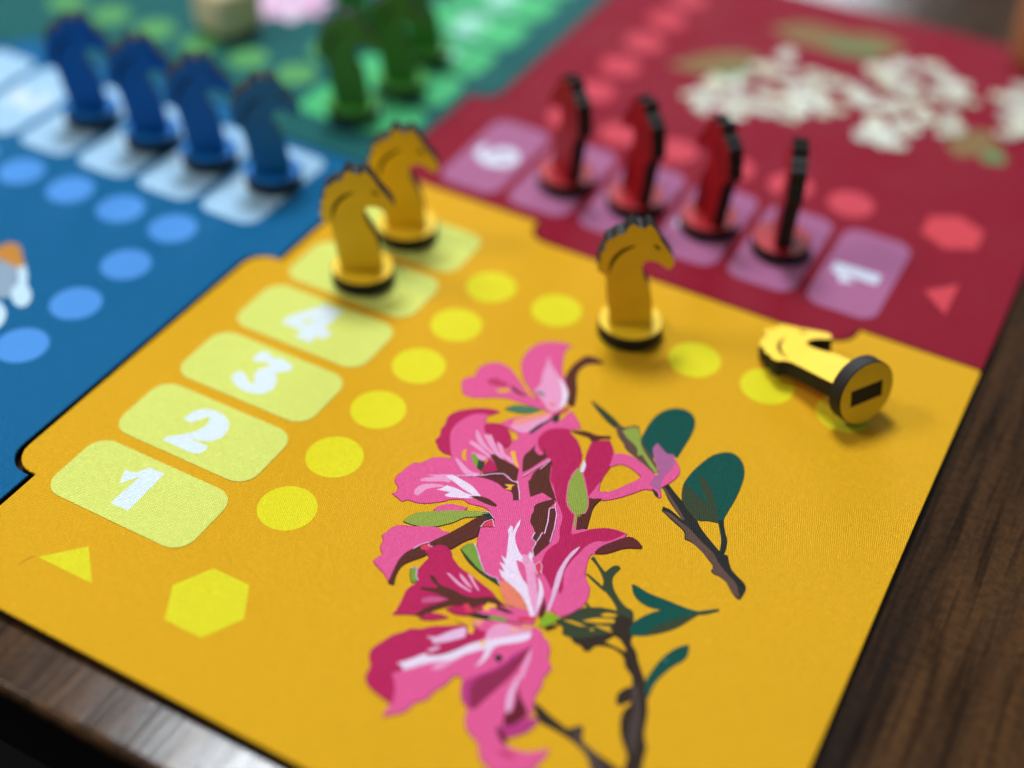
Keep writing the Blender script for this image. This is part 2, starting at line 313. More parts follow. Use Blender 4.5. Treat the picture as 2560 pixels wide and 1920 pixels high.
('petal_highlight','lightpink',[[4.006,5.354],[4.112,5.303],[4.219,5.23],[4.323,5.201],[4.31,5.334],[4.234,5.357],[4.111,5.429],[3.995,5.486],[4.005,5.428],[4.13,5.334]]),
('petal_highlight','white',[[4.222,5.26],[4.28,5.205],[4.406,5.216],[4.571,5.244],[4.685,5.301],[4.773,5.352],[4.673,5.37],[4.509,5.342],[4.346,5.292]]),
('petal_highlight','lightpink',[[4.046,5.703],[4.021,5.626],[4.044,5.54],[4.121,5.469],[4.226,5.42],[4.324,5.408],[4.218,5.481],[4.143,5.555],[4.113,5.654],[4.098,5.703]]),
('petal_highlight','white',[[4.247,5.505],[4.289,5.449],[4.311,5.385],[4.453,5.374],[4.578,5.384],[4.726,5.359],[4.65,5.433],[4.524,5.496],[4.405,5.545],[4.37,5.535],[4.402,5.465]]),
('stamen','brown',[[4.626,5.416],[4.688,5.37],[4.758,5.339],[4.873,5.334],[4.987,5.368],[4.984,5.404],[4.889,5.415],[4.771,5.413],[4.679,5.406]]),
('petal','brown',[[4.511,4.686],[4.543,4.635],[4.621,4.666],[4.748,4.678],[4.883,4.706],[4.952,4.793],[5.003,4.93],[4.93,4.931],[4.819,4.891],[4.707,4.957],[4.617,5.009],[4.588,4.984],[4.721,4.875],[4.65,4.8]]),
('petal','redbrown',[[4.54,5.085],[4.66,5.005],[4.804,4.89],[4.919,4.938],[5.023,4.94],[5.094,5.043],[5.175,5.168],[5.109,5.207],[5.039,5.105],[4.932,5.096],[4.822,5.057],[4.686,5.053]]),
('stamen','gold',[[4.896,5.03],[5.011,4.972],[4.993,5.015],[5.011,5.075],[4.937,5.093],[4.966,5.045]]),
('petal','magenta',[[4.543,4.744],[4.615,4.777],[4.717,4.867],[4.651,4.937],[4.588,4.984],[4.55,4.943],[4.535,4.823]]),
('petal','magenta',[[4.896,4.166],[4.884,4.028],[4.93,3.911],[5.038,3.825],[5.14,3.788],[5.18,3.839],[5.31,3.919],[5.472,4.111],[5.521,4.255],[5.53,4.42],[5.519,4.574],[5.594,4.779],[5.684,4.93],[5.828,5.046],[5.885,5.19],[5.939,5.324],[6.079,5.185],[6.242,5.061],[6.351,5.027],[6.485,5.018],[6.441,5.101],[6.35,5.23],[6.242,5.292],[6.174,5.407],[6.153,5.533],[6.128,5.676],[6.128,5.699],[6.125,5.884],[6.221,6.099],[6.231,6.199],[6.168,6.129],[6.113,6.179],[6.007,6.079],[5.882,5.97],[5.818,5.767],[5.83,5.629],[5.867,5.512],[5.795,5.343],[5.723,5.13],[5.579,4.974],[5.405,4.748],[5.34,4.693],[5.215,4.406],[5.123,4.373],[4.965,4.269]]),
('petal','brown',[[4.875,4.496],[4.888,4.38],[4.909,4.236],[4.936,4.33],[5.026,4.386],[5.069,4.34],[5.008,4.222],[5.129,4.37],[5.07,4.555],[5.022,4.689],[4.989,4.739],[4.954,4.686]]),
('petal','brown',[[5.127,4.817],[5.107,4.682],[5.146,4.531],[5.205,4.401],[5.274,4.563],[5.335,4.696],[5.486,4.877],[5.566,4.971],[5.498,4.956],[5.416,4.937],[5.351,4.924],[5.261,5.057],[5.2,4.97],[5.114,4.834]]),
('petal','brown',[[5.371,5.155],[5.42,5.056],[5.511,4.953],[5.561,4.995],[5.538,5.118],[5.614,5.292],[5.674,5.49],[5.645,5.488],[5.651,5.58],[5.649,5.657],[5.579,5.631],[5.569,5.532],[5.514,5.467],[5.447,5.408],[5.41,5.312],[5.4,5.238]]),
('petal','redbrown',[[5.544,5.115],[5.596,5.064],[5.657,5.149],[5.733,5.359],[5.789,5.577],[5.767,5.722],[5.734,5.871],[5.673,5.795],[5.657,5.672],[5.636,5.512],[5.678,5.498],[5.624,5.325]]),
('petal','magenta',[[5.481,3.842],[5.566,3.77],[5.659,3.716],[5.737,3.803],[5.819,3.93],[5.865,4.119],[5.863,4.269],[5.874,4.472],[5.866,4.662],[5.848,4.713],[5.723,4.518],[5.625,4.407],[5.603,4.272],[5.535,4.118],[5.505,3.982]]),
('stem','brown',[[5.167,3.813],[5.232,3.763],[5.358,3.712],[5.479,3.713],[5.637,3.639],[5.664,3.679],[5.556,3.749],[5.506,3.832],[5.481,3.842],[5.401,3.8],[5.286,3.811]]),
('petal','pink',[[5.854,4.126],[5.803,3.896],[5.949,3.832],[6.104,3.851],[6.249,3.916],[6.393,3.981],[6.52,4.138],[6.601,4.275],[6.591,4.306],[6.474,4.226],[6.378,4.265],[6.283,4.399],[6.149,4.569],[6.006,4.686],[5.852,4.721],[5.866,4.455],[5.854,4.189],[5.865,4.393],[5.921,4.568],[6.044,4.497],[6.167,4.301],[6.258,4.127],[6.253,4.084],[6.078,4.016],[5.952,4.026],[5.876,4.112]]),
('petal','pink',[[6.441,4.121],[6.488,3.968],[6.494,3.753],[6.487,3.606],[6.546,3.658],[6.63,3.78],[6.631,3.906],[6.588,4.035],[6.538,4.148]]),
('petal','mauve',[[6.188,3.584],[6.191,3.46],[6.273,3.512],[6.369,3.566],[6.446,3.543],[6.502,3.64],[6.531,3.773],[6.507,3.915],[6.506,4.042],[6.56,4.197],[6.5,4.19],[6.404,4.164],[6.397,4.021],[6.405,3.911],[6.303,3.778]]),
('stem','slate',[[6.448,4.2],[6.534,4.233],[6.586,4.304],[6.533,4.295]]),
('petal','brown',[[5.934,5.259],[5.888,5.11],[5.927,4.989],[5.925,4.87],[5.875,4.738],[6.016,4.646],[5.983,4.756],[5.984,4.876],[6.057,5.168],[5.97,5.248]]),
('petal_edge','pink',[[5.557,4.298],[5.521,4.373],[5.529,4.579],[5.602,4.795],[5.69,4.957],[5.789,5.039],[5.832,5.054],[5.868,5.141],[5.935,5.332],[6.081,5.189],[6.074,5.174],[5.963,5.262],[5.874,5.039],[5.945,4.968],[5.921,4.833],[5.817,4.649],[5.662,4.428]]),
('sepal','olive',[[5.565,4.315],[5.536,4.374],[5.542,4.561],[5.613,4.788],[5.697,4.942],[5.783,5.013],[5.839,5.04],[5.896,5.184],[5.934,5.288],[5.911,5.156],[5.875,5.029],[5.93,4.967],[5.91,4.839],[5.806,4.656],[5.661,4.45]]),
('stamen','white',[[5.536,4.182],[5.597,4.254],[5.625,4.376],[5.584,4.389],[5.559,4.297]]),
('petal_edge','pink',[[5.941,5.329],[6.078,5.182],[6.085,5.197],[5.959,5.337]]),
('petal','redbrown',[[6.292,5.452],[6.321,5.341],[6.415,5.192],[6.538,5.044],[6.635,5.046],[6.73,5.105],[6.73,5.134],[6.568,5.227],[6.428,5.393],[6.324,5.462]]),
('petal','pink',[[4.38,5.801],[4.414,5.71],[4.5,5.631],[4.612,5.596],[4.706,5.581],[4.677,5.658],[4.419,5.817]]),
('petal','pink',[[4.096,6.365],[4.114,6.278],[4.161,6.212],[4.321,6.139],[4.53,6.027],[4.635,6.034],[4.728,6.019],[4.662,6.152],[4.606,6.298],[4.566,6.397],[4.506,6.488],[4.476,6.579],[4.474,6.691],[4.5,6.822],[4.527,6.932],[4.549,6.991],[4.494,6.97],[4.393,6.901],[4.299,6.865],[4.195,6.815],[4.211,6.751],[4.238,6.68],[4.156,6.597],[4.13,6.499],[4.074,6.435]]),
('sepal','olive',[[4.173,6.137],[4.185,6.061],[4.236,5.953],[4.354,5.855],[4.519,5.739],[4.694,5.638],[4.852,5.556],[4.959,5.514],[5.052,5.578],[4.94,5.584],[4.861,5.65],[4.75,5.734],[4.686,5.849],[4.61,5.942],[4.537,6.014],[4.385,6.101],[4.271,6.129]]),
('petal','brown',[[4.499,6.966],[4.468,6.84],[4.437,6.676],[4.441,6.544],[4.481,6.446],[4.532,6.342],[4.6,6.264],[4.639,6.185],[4.728,6.019],[4.809,5.836],[4.881,5.658],[4.94,5.584],[5.062,5.582],[4.985,5.715],[4.999,5.842],[5.021,5.906],[4.934,6.052],[4.863,6.225],[4.723,6.231],[4.658,6.455],[4.563,6.603],[4.512,6.705],[4.525,6.862],[4.578,6.992],[4.529,7.003]]),
('sepal','slate',[[4.899,5.588],[4.967,5.529],[5.062,5.582],[4.998,5.61]]),
('petal_spot','red',[[5.003,5.747],[4.99,5.673],[5.05,5.599],[5.122,5.686]]),
('petal','magenta',[[4.625,6.4],[4.689,6.269],[4.76,6.219],[4.861,6.245],[4.939,6.33],[5.085,6.412],[5.245,6.447],[5.41,6.495],[5.557,6.535],[5.656,6.591],[5.793,6.643],[5.766,6.693],[5.569,6.824],[5.327,6.876],[5.153,7.045],[5.049,7.191],[4.927,7.261],[4.785,7.343],[4.794,7.269],[4.774,7.125],[4.745,6.967],[4.782,6.821],[4.709,6.702],[4.706,6.557],[4.717,6.458]]),
('petal_spot','red',[[4.535,6.359],[4.609,6.278],[4.666,6.302],[4.631,6.387],[4.566,6.397]]),
('petal_vein','brown',[[4.84,6.662],[4.916,6.672],[5.024,6.735],[5.169,6.723],[5.328,6.736],[5.447,6.703],[5.552,6.625],[5.632,6.597],[5.786,6.63],[5.694,6.683],[5.563,6.741],[5.503,6.827],[5.368,6.853],[5.273,6.925],[5.161,7.058],[5.067,7.198],[5.0,7.245],[5.044,7.091],[5.135,6.97],[5.215,6.872],[5.045,6.864],[4.859,6.901],[4.863,6.863],[5.006,6.799],[5.015,6.767],[4.909,6.73]]),
('sepal','leafgreen',[[4.617,6.691],[4.67,6.651],[4.739,6.774],[4.783,6.812],[4.738,6.864],[4.665,6.781]]),
('sepal','leafgreen',[[4.959,6.17],[4.98,6.082],[5.042,6.018],[5.127,6.092],[5.246,6.227],[5.365,6.341],[5.29,6.33],[5.098,6.239]]),
('sepal','darkolive',[[4.959,6.17],[5.098,6.239],[5.308,6.338],[5.441,6.351],[5.537,6.35],[5.593,6.416],[5.463,6.392],[5.305,6.357],[5.103,6.273]]),
('stamen','lightpink',[[4.994,6.555],[5.038,6.548],[5.213,6.608],[5.375,6.639],[5.353,6.66],[5.19,6.64],[5.08,6.595]]),
('stamen','lightpink',[[5.119,6.483],[5.198,6.51],[5.34,6.589],[5.351,6.609],[5.273,6.592],[5.174,6.541]]),
('stamen','lightpink',[[5.205,6.451],[5.263,6.454],[5.34,6.517],[5.435,6.587],[5.432,6.606],[5.327,6.543]]),
('petal_highlight','rose2',[[4.947,7.0],[5.048,6.915],[5.207,6.859],[5.107,6.968],[4.98,7.055]]),
('petal','magenta',[[5.245,6.993],[5.335,6.889],[5.46,6.869],[5.584,6.849],[5.484,6.958],[5.347,7.003]]),
('petal','magenta',[[5.052,7.24],[5.123,7.132],[5.232,7.086],[5.336,7.077],[5.229,7.173],[5.118,7.237]]),
('petal','pink',[[5.563,6.861],[5.701,6.696],[5.862,6.621],[6.019,6.565],[6.139,6.615],[6.17,6.699],[5.954,6.79],[5.722,6.855]]),
('petal_vein','brown',[[5.666,6.682],[5.807,6.669],[5.935,6.682],[5.858,6.713],[5.715,6.722]]),
('petal_spot','red',[[5.378,6.847],[5.426,6.811],[5.528,6.882],[5.46,6.929]]),
('stamen','gold',[[5.585,6.78],[5.603,6.692],[5.686,6.67],[5.72,6.702],[5.667,6.733],[5.658,6.79],[5.614,6.806]]),
('sepal','slate',[[5.486,6.94],[5.598,6.875],[5.754,6.817],[5.736,6.881],[5.564,6.933]]),
('sepal','leafgreen',[[5.7,6.865],[5.762,6.807],[5.909,6.782],[5.874,6.84],[5.728,6.89]]),
('petal_spot','red',[[5.976,6.709],[6.126,6.615],[6.155,6.658],[6.013,6.753]]),
('stamen','coral',[[5.567,6.368],[5.621,6.329],[5.72,6.334],[5.84,6.406],[5.949,6.484],[6.026,6.578],[5.903,6.597],[5.779,6.617],[5.65,6.481]]),
('petal_highlight','lightpink',[[5.612,5.904],[5.68,5.874],[5.764,5.928],[5.888,6.112],[5.973,6.242],[6.057,6.369],[6.133,6.602],[6.04,6.553],[5.858,6.414],[5.702,6.327],[5.662,6.151],[5.569,6.004]]),
('petal_highlight','white',[[5.329,5.428],[5.362,5.516],[5.377,5.623],[5.422,5.732],[5.519,5.846],[5.62,5.918],[5.681,5.902],[5.664,5.818],[5.693,5.82],[5.763,5.965],[5.817,6.153],[5.882,6.294],[6.025,6.475],[6.133,6.602],[6.092,6.626],[5.974,6.504],[5.858,6.414],[5.717,6.354],[5.563,6.299],[5.479,6.221],[5.547,6.218],[5.431,6.12],[5.511,6.129],[5.4,6.027],[5.471,6.042],[5.402,5.876],[5.318,5.697],[5.288,5.656],[5.279,5.574],[5.313,5.583],[5.355,5.675],[5.33,5.535]]),
('petal_highlight','lightpink',[[5.616,5.911],[5.691,5.896],[5.776,5.976],[5.82,6.151],[5.878,6.279],[5.812,6.227],[5.757,6.097],[5.665,6.003]]),
('petal','pink',[[5.579,5.998],[5.665,6.003],[5.757,6.097],[5.855,6.256],[5.777,6.212],[5.668,6.111]]),
('petal_highlight','white',[[5.909,6.1],[5.976,6.151],[6.054,6.248],[6.093,6.349],[6.122,6.506],[6.145,6.613],[6.052,6.372],[5.991,6.231]]),
('stamen','red',[[5.797,5.964],[5.827,5.891],[5.873,5.939],[5.913,6.043],[5.894,6.072],[5.832,6.017]]),
('petal_highlight','lightpink2',[[6.116,5.454],[6.116,5.538],[6.099,5.697],[6.111,5.856],[6.151,6.014],[6.193,6.204],[6.221,6.362],[6.238,6.473],[6.211,6.472],[6.169,6.288],[6.109,6.092],[6.069,5.935],[6.057,5.722],[6.073,5.563]]),
('stamen','brown',[[6.1,6.31],[6.194,6.465],[6.211,6.574],[6.187,6.605],[6.146,6.526],[6.128,6.416]]),
('petal','pink',[[5.178,8.027],[5.272,7.9],[5.417,7.714],[5.603,7.487],[5.769,7.24],[5.744,7.085],[5.615,7.034],[5.711,6.916],[5.86,6.846],[6.176,6.743],[6.277,6.748],[6.327,6.797],[6.426,6.848],[6.49,6.949],[6.519,7.038],[6.588,7.103],[6.6,7.185],[6.584,7.268],[6.618,7.379],[6.614,7.482],[6.637,7.583],[6.683,7.725],[6.664,7.778],[6.642,7.845],[6.517,8.0],[6.484,8.046],[6.533,8.113],[6.622,8.17],[6.728,8.176],[6.849,8.147],[6.949,8.077],[7.02,7.997],[7.031,8.084],[7.013,8.199],[6.992,8.289],[6.898,8.407],[6.766,8.495],[6.61,8.479],[6.486,8.42],[6.389,8.289],[6.281,8.243],[6.184,8.175],[6.112,8.051],[6.11,7.996],[6.012,7.939],[5.939,7.853],[5.869,7.691],[5.813,7.679],[5.765,7.721],[5.744,7.85],[5.691,7.966],[5.671,8.092],[5.589,8.195],[5.56,8.324],[5.481,8.411],[5.391,8.497],[5.391,8.364],[5.388,8.31],[5.335,8.169],[5.248,8.06]]),
('petal','magenta',[[4.983,8.168],[4.952,8.024],[4.882,7.945],[4.848,7.844],[4.88,7.735],[4.943,7.576],[5.015,7.488],[5.059,7.416],[5.153,7.362],[5.248,7.268],[5.415,7.165],[5.502,7.099],[5.572,7.09],[5.784,7.046],[5.79,7.167],[5.65,7.354],[5.446,7.638],[5.265,7.889],[5.174,8.001],[5.246,8.047],[5.335,8.169],[5.39,8.323],[5.294,8.307],[5.167,8.28],[5.072,8.248]]),
('petal_shading','plum',[[6.006,7.929],[5.935,7.827],[5.9,7.702],[5.99,7.563],[6.08,7.423],[6.15,7.264],[6.162,7.197],[6.28,6.963],[6.196,7.238],[6.12,7.43],[6.015,7.608],[5.989,7.753],[6.121,7.983]]),
('petal_shading','wine',[[6.118,7.978],[5.989,7.753],[6.008,7.597],[6.12,7.43],[6.196,7.238],[6.287,6.966],[6.292,7.032],[6.301,7.208],[6.282,7.44],[6.216,7.71],[6.159,7.968]]),
('petal_shading','maroon',[[6.409,7.498],[6.507,7.614],[6.636,7.724],[6.643,7.803],[6.576,7.938],[6.517,8.0],[6.466,7.918],[6.454,7.842],[6.502,7.801],[6.468,7.651]]),
('petal','plum',[[6.508,8.046],[6.517,8.0],[6.606,7.907],[6.667,7.804],[6.768,7.732],[6.784,7.806],[6.74,7.941],[6.644,8.063],[6.597,8.103]]),
('petal_shading','maroon',[[6.455,7.993],[6.522,8.051],[6.611,8.109],[6.642,8.185],[6.57,8.159],[6.478,8.076]]),
('petal_shading','rose',[[6.577,8.276],[6.67,8.236],[6.807,8.237],[6.703,8.297]]),
('petal_highlight','lightpink',[[5.814,7.122],[5.794,7.041],[5.811,6.938],[5.892,6.859],[6.05,6.831],[6.176,6.743],[6.205,6.821],[6.045,6.959],[5.93,7.087]]),
('petal_highlight','lightpink',[[5.519,7.759],[5.537,7.645],[5.625,7.565],[5.715,7.468],[5.651,7.61],[5.592,7.717]]),
('petal_highlight','white',[[5.176,7.866],[5.268,7.754],[5.366,7.608],[5.395,7.636],[5.518,7.551],[5.623,7.415],[5.714,7.272],[5.818,7.151],[5.852,7.101],[5.926,7.211],[5.855,7.282],[5.742,7.408],[5.643,7.554],[5.539,7.629],[5.431,7.736],[5.279,7.911],[5.249,7.884]]),
('petal_highlight','lightpink2',[[5.249,7.416],[5.349,7.373],[5.415,7.274],[5.522,7.134],[5.569,7.107],[5.62,7.218],[5.517,7.339],[5.369,7.47],[5.349,7.435]]),
('petal_highlight','lightpink2',[[5.354,7.569],[5.439,7.46],[5.461,7.478],[5.405,7.571]]),
('petal_highlight','white',[[5.883,7.113],[5.964,7.036],[6.095,6.915],[6.205,6.821],[6.227,6.886],[6.168,6.981],[6.009,7.118],[5.954,7.195],[5.956,7.33],[5.939,7.43],[5.9,7.512],[5.913,7.385],[5.889,7.233]]),
('petal_highlight','lightpink',[[6.298,6.998],[6.348,7.091],[6.386,7.277],[6.41,7.411],[6.367,7.377],[6.319,7.197]]),
('petal_highlight','lightpink2',[[6.353,7.326],[6.385,7.454],[6.409,7.585],[6.461,7.726],[6.484,7.811],[6.448,7.831],[6.381,7.686],[6.349,7.518]]),
('stamen','gold',[[5.425,7.096],[5.499,7.006],[5.58,7.039],[5.649,7.093],[5.666,7.145],[5.612,7.161],[5.581,7.085],[5.516,7.059]]),
('stamen','gold',[[5.981,6.887],[6.041,6.837],[6.051,6.878],[6.003,6.905]]),
('stamen','gold',[[5.791,7.212],[5.827,7.146],[5.853,7.192],[5.829,7.236]]),
('stamen','coralpink',[[5.579,6.992],[5.676,6.92],[5.697,7.003],[5.631,7.041]]),
('stamen','coralpink',[[6.057,6.843],[6.106,6.752],[6.179,6.726],[6.186,6.785],[6.088,6.856]]),
('petal_spot','charcoal',[[6.017,7.31],[6.031,7.235],[6.105,7.26],[6.095,7.34]]),
('bud','lime',[[6.225,6.702],[6.211,6.574],[6.245,6.487],[6.357,6.473],[6.367,6.519],[6.343,6.6],[6.282,6.686]]),
('stem','charcoal',[[6.302,6.699],[6.346,6.632],[6.411,6.578],[6.397,6.628],[6.334,6.71]])]
STROKES=[('lightpink2', 0.007, [[4.334, 5.195], [4.461, 5.129], [4.602, 5.035], [4.702, 4.947], [4.803, 4.888], [4.871, 4.903], [4.95, 4.941], [5.032, 4.924]]), ('lightpink2', 0.006, [[5.175, 5.168], [5.115, 5.061], [5.033, 4.944], [4.995, 4.914]]), ('lightpink2', 0.007, [[5.565, 5.003], [5.593, 5.07], [5.544, 5.115], [5.622, 5.307], [5.676, 5.489], [5.645, 5.488], [5.655, 5.588], [5.653, 5.659], [5.581, 5.63], [5.571, 5.53]]), ('lightpink2', 0.006, [[5.598, 5.068], [5.657, 5.149], [5.733, 5.359], [5.789, 5.577]]), ('lightpink2', 0.006, [[5.655, 5.663], [5.67, 5.777], [5.734, 5.871]]), ('lightpink2', 0.006, [[5.042, 6.018], [5.127, 6.092], [5.246, 6.227], [5.365, 6.341], [5.441, 6.352], [5.525, 6.342], [5.59, 6.409]]), ('lightpink2', 0.006, [[4.988, 5.772], [4.992, 5.676], [5.05, 5.595], [5.124, 5.693]]), ('lightpink2', 0.006, [[4.491, 6.44], [4.532, 6.342], [4.598, 6.261], [4.618, 6.314], [4.669, 6.303]]), ('lightpink2', 0.006, [[4.617, 6.691], [4.67, 6.651], [4.739, 6.774], [4.783, 6.806]]), ('lightpink2', 0.006, [[5.612, 5.904], [5.672, 5.885], [5.66, 5.821], [5.695, 5.823]]), ('lightpink2', 0.006, [[5.894, 6.072], [5.835, 6.024], [5.795, 5.965], [5.827, 5.891], [5.875, 5.937], [5.914, 6.039]]), ('lightpink2', 0.005, [[4.882, 5.558], [4.96, 5.517], [5.061, 5.577]]), ('lightpink', 0.008, [[5.151, 4.599], [5.168, 4.504], [5.186, 4.397]]), ('lightpink', 0.008, [[5.025, 4.809], [5.066, 4.691], [5.097, 4.609], [5.135, 4.512], [5.172, 4.383]])]
NUM={1:[[[-0.284,0.009],[-0.373,-0.192],[-0.234,-0.229],[-0.151,-0.378],[0.066,-0.379],[0.087,0.297],[-0.169,0.303],[-0.155,-0.194]]],
2:[[[-0.344,-0.045],[-0.312,-0.232],[-0.193,-0.339],[-0.009,-0.363],[0.159,-0.294],[0.251,-0.168],[0.261,-0.011],[0.179,0.11],[-0.067,0.19],[0.214,0.183],[0.238,0.256],[0.199,0.345],[0.101,0.374],[-0.323,0.369],[-0.325,0.311],[-0.135,0.132],[-0.039,-0.028],[-0.043,-0.176],[-0.084,-0.243],[-0.149,-0.168],[-0.211,-0.047]]],
3:[[[-0.293,-0.195],[-0.299,-0.36],[-0.202,-0.418],[-0.073,-0.352],[0.046,-0.395],[0.234,-0.356],[0.268,-0.26],[0.165,-0.166],[0.137,-0.11],[0.248,0.013],[0.282,0.169],[0.208,0.298],[0.023,0.353],[-0.195,0.305],[-0.316,0.221],[-0.316,0.084],[-0.202,0.082],[-0.05,0.188],[0.027,0.191],[-0.098,0.021],[-0.09,-0.076],[-0.007,-0.214],[-0.114,-0.25],[-0.175,-0.191]]],
4:[[[-0.187,-0.365],[0.001,-0.439],[0.117,-0.343],[0.161,-0.098],[0.306,0.133],[0.175,0.229],[0.119,0.348],[-0.032,0.333],[-0.152,0.229],[-0.352,0.212],[-0.413,0.177],[-0.37,0.054],[-0.223,-0.142],[-0.2,-0.246]],[[-0.141,0.044],[-0.092,-0.056],[-0.027,0.055]]]}
HEXA=[[2.726,7.779],[3.206,7.781],[3.439,8.189],[3.201,8.614],[2.716,8.615],[2.483,8.198]]
TRI=[[0.939,8.621],[1.316,8.223],[1.713,8.614]]
SCRATCH=[[0.8269,8.8437],[0.8435,8.7495],[0.8744,8.6586],[0.9317,8.6133],[0.8819,8.6665],[0.8521,8.7542]]
BLUE_ART=[('petal', 'amber', [[-3.678, 4.789], [-3.574, 4.545], [-3.53, 4.376], [-3.362, 4.337], [-3.135, 4.505], [-2.957, 4.637], [-2.963, 4.758], [-3.137, 4.744], [-3.389, 4.736], [-3.555, 4.915]]), ('petal', 'greyblue', [[-3.598, 4.94], [-3.377, 4.749], [-3.137, 4.744], [-2.963, 4.758], [-2.786, 5.0], [-2.607, 5.271], [-2.69, 5.375], [-3.025, 5.519]]), ('petal', 'paleblue', [[-2.975, 4.745], [-2.945, 4.649], [-2.762, 4.794], [-2.605, 4.968], [-2.46, 5.052], [-2.326, 5.196], [-2.287, 5.32], [-2.331, 5.383], [-2.442, 5.375], [-2.607, 5.271], [-2.713, 5.146], [-2.746, 5.014]]), ('petal', 'paleblue', [[-2.783, 5.523], [-2.706, 5.44], [-2.572, 5.471], [-2.419, 5.562], [-2.315, 5.698], [-2.274, 5.833], [-2.302, 5.937], [-2.492, 5.926]])]
RED_LEAF=[[[2.438,-5.42],[2.857,-6.115],[3.39,-6.566],[3.858,-6.495],[3.717,-5.726],[3.128,-5.459]],[[3.493,-7.713],[4.023,-8.259],[4.811,-8.321],[5.357,-8.554],[5.955,-8.3],[5.622,-7.687],[5.007,-7.447],[4.121,-7.471]],[[7.414,-5.407],[7.585,-5.932],[7.903,-6.212],[8.345,-5.643],[8.216,-5.241],[7.967,-5.332],[7.723,-5.103]]]
CLUSTERS=[[[3.3,-4.63],[3.65,-4.4],[3.74,-4.81],[4.14,-4.43],[4.23,-4.84],[4.27,-5.41],[4.55,-4.86],[4.32,-6.19],[4.69,-5.39],[4.69,-5.86],[5.04,-5.34],[5.09,-5.92],[5.43,-5.4],[3.98,-6.18],[4.08,-6.83],[3.56,-5.25],[3.88,-5.54],[4.77,-6.37],[5.22,-6.28],[5.01,-4.96],[3.98,-5.05],[3.38,-5.05],[5.15,-5.5],[5.46,-6.33]],[[5.79,-6.07],[6.14,-5.48],[6.4,-5.13],[6.69,-4.96],[6.76,-5.51],[6.13,-6.01],[6.45,-6.02],[6.68,-6.34],[7.01,-6.02],[7.32,-5.77],[6.36,-6.88],[6.04,-6.87],[6.46,-7.71],[6.13,-7.7],[6.84,-7.56],[7.07,-7.32],[6.76,-6.94],[5.96,-7.4],[7.35,-6.22],[6.25,-4.86],[7.33,-6.92],[5.8,-7.11]],[[7.92,-7.47],[8.2,-7.27],[8.24,-6.76],[8.17,-7.81],[8.44,-7.24],[8.46,-6.64],[8.31,-6.29]]]

INK = dict(board=(231, 173, 26), pink=(234, 92, 152), magenta=(192, 36, 92), rose=(200, 60, 105), rose2=(205, 90, 140), brown=(94, 46, 38),
           redbrown=(100, 42, 45), charcoal=(42, 42, 40), bark=(100, 76, 66), bark2=(78, 64, 62), darkbrown=(54, 42, 34), teal=(12, 82, 72),
           darkolive=(58, 70, 48), olive=(150, 168, 72), leafgreen=(128, 160, 62), lime=(140, 178, 45), mint=(60, 120, 110), sage=(75, 125, 95),
           slate=(46, 52, 54), lightpink=(242, 160, 202), lightpink2=(238, 190, 226), white=(243, 222, 246), coral=(240, 132, 106),
           coralpink=(245, 150, 135), red=(226, 62, 92), gold=(245, 186, 60), mauve=(178, 100, 152), plum=(192, 58, 132), wine=(150, 42, 82),
           maroon=(108, 30, 46), amber=(205, 140, 60), greyblue=(150, 172, 195), paleblue=(205, 235, 252))

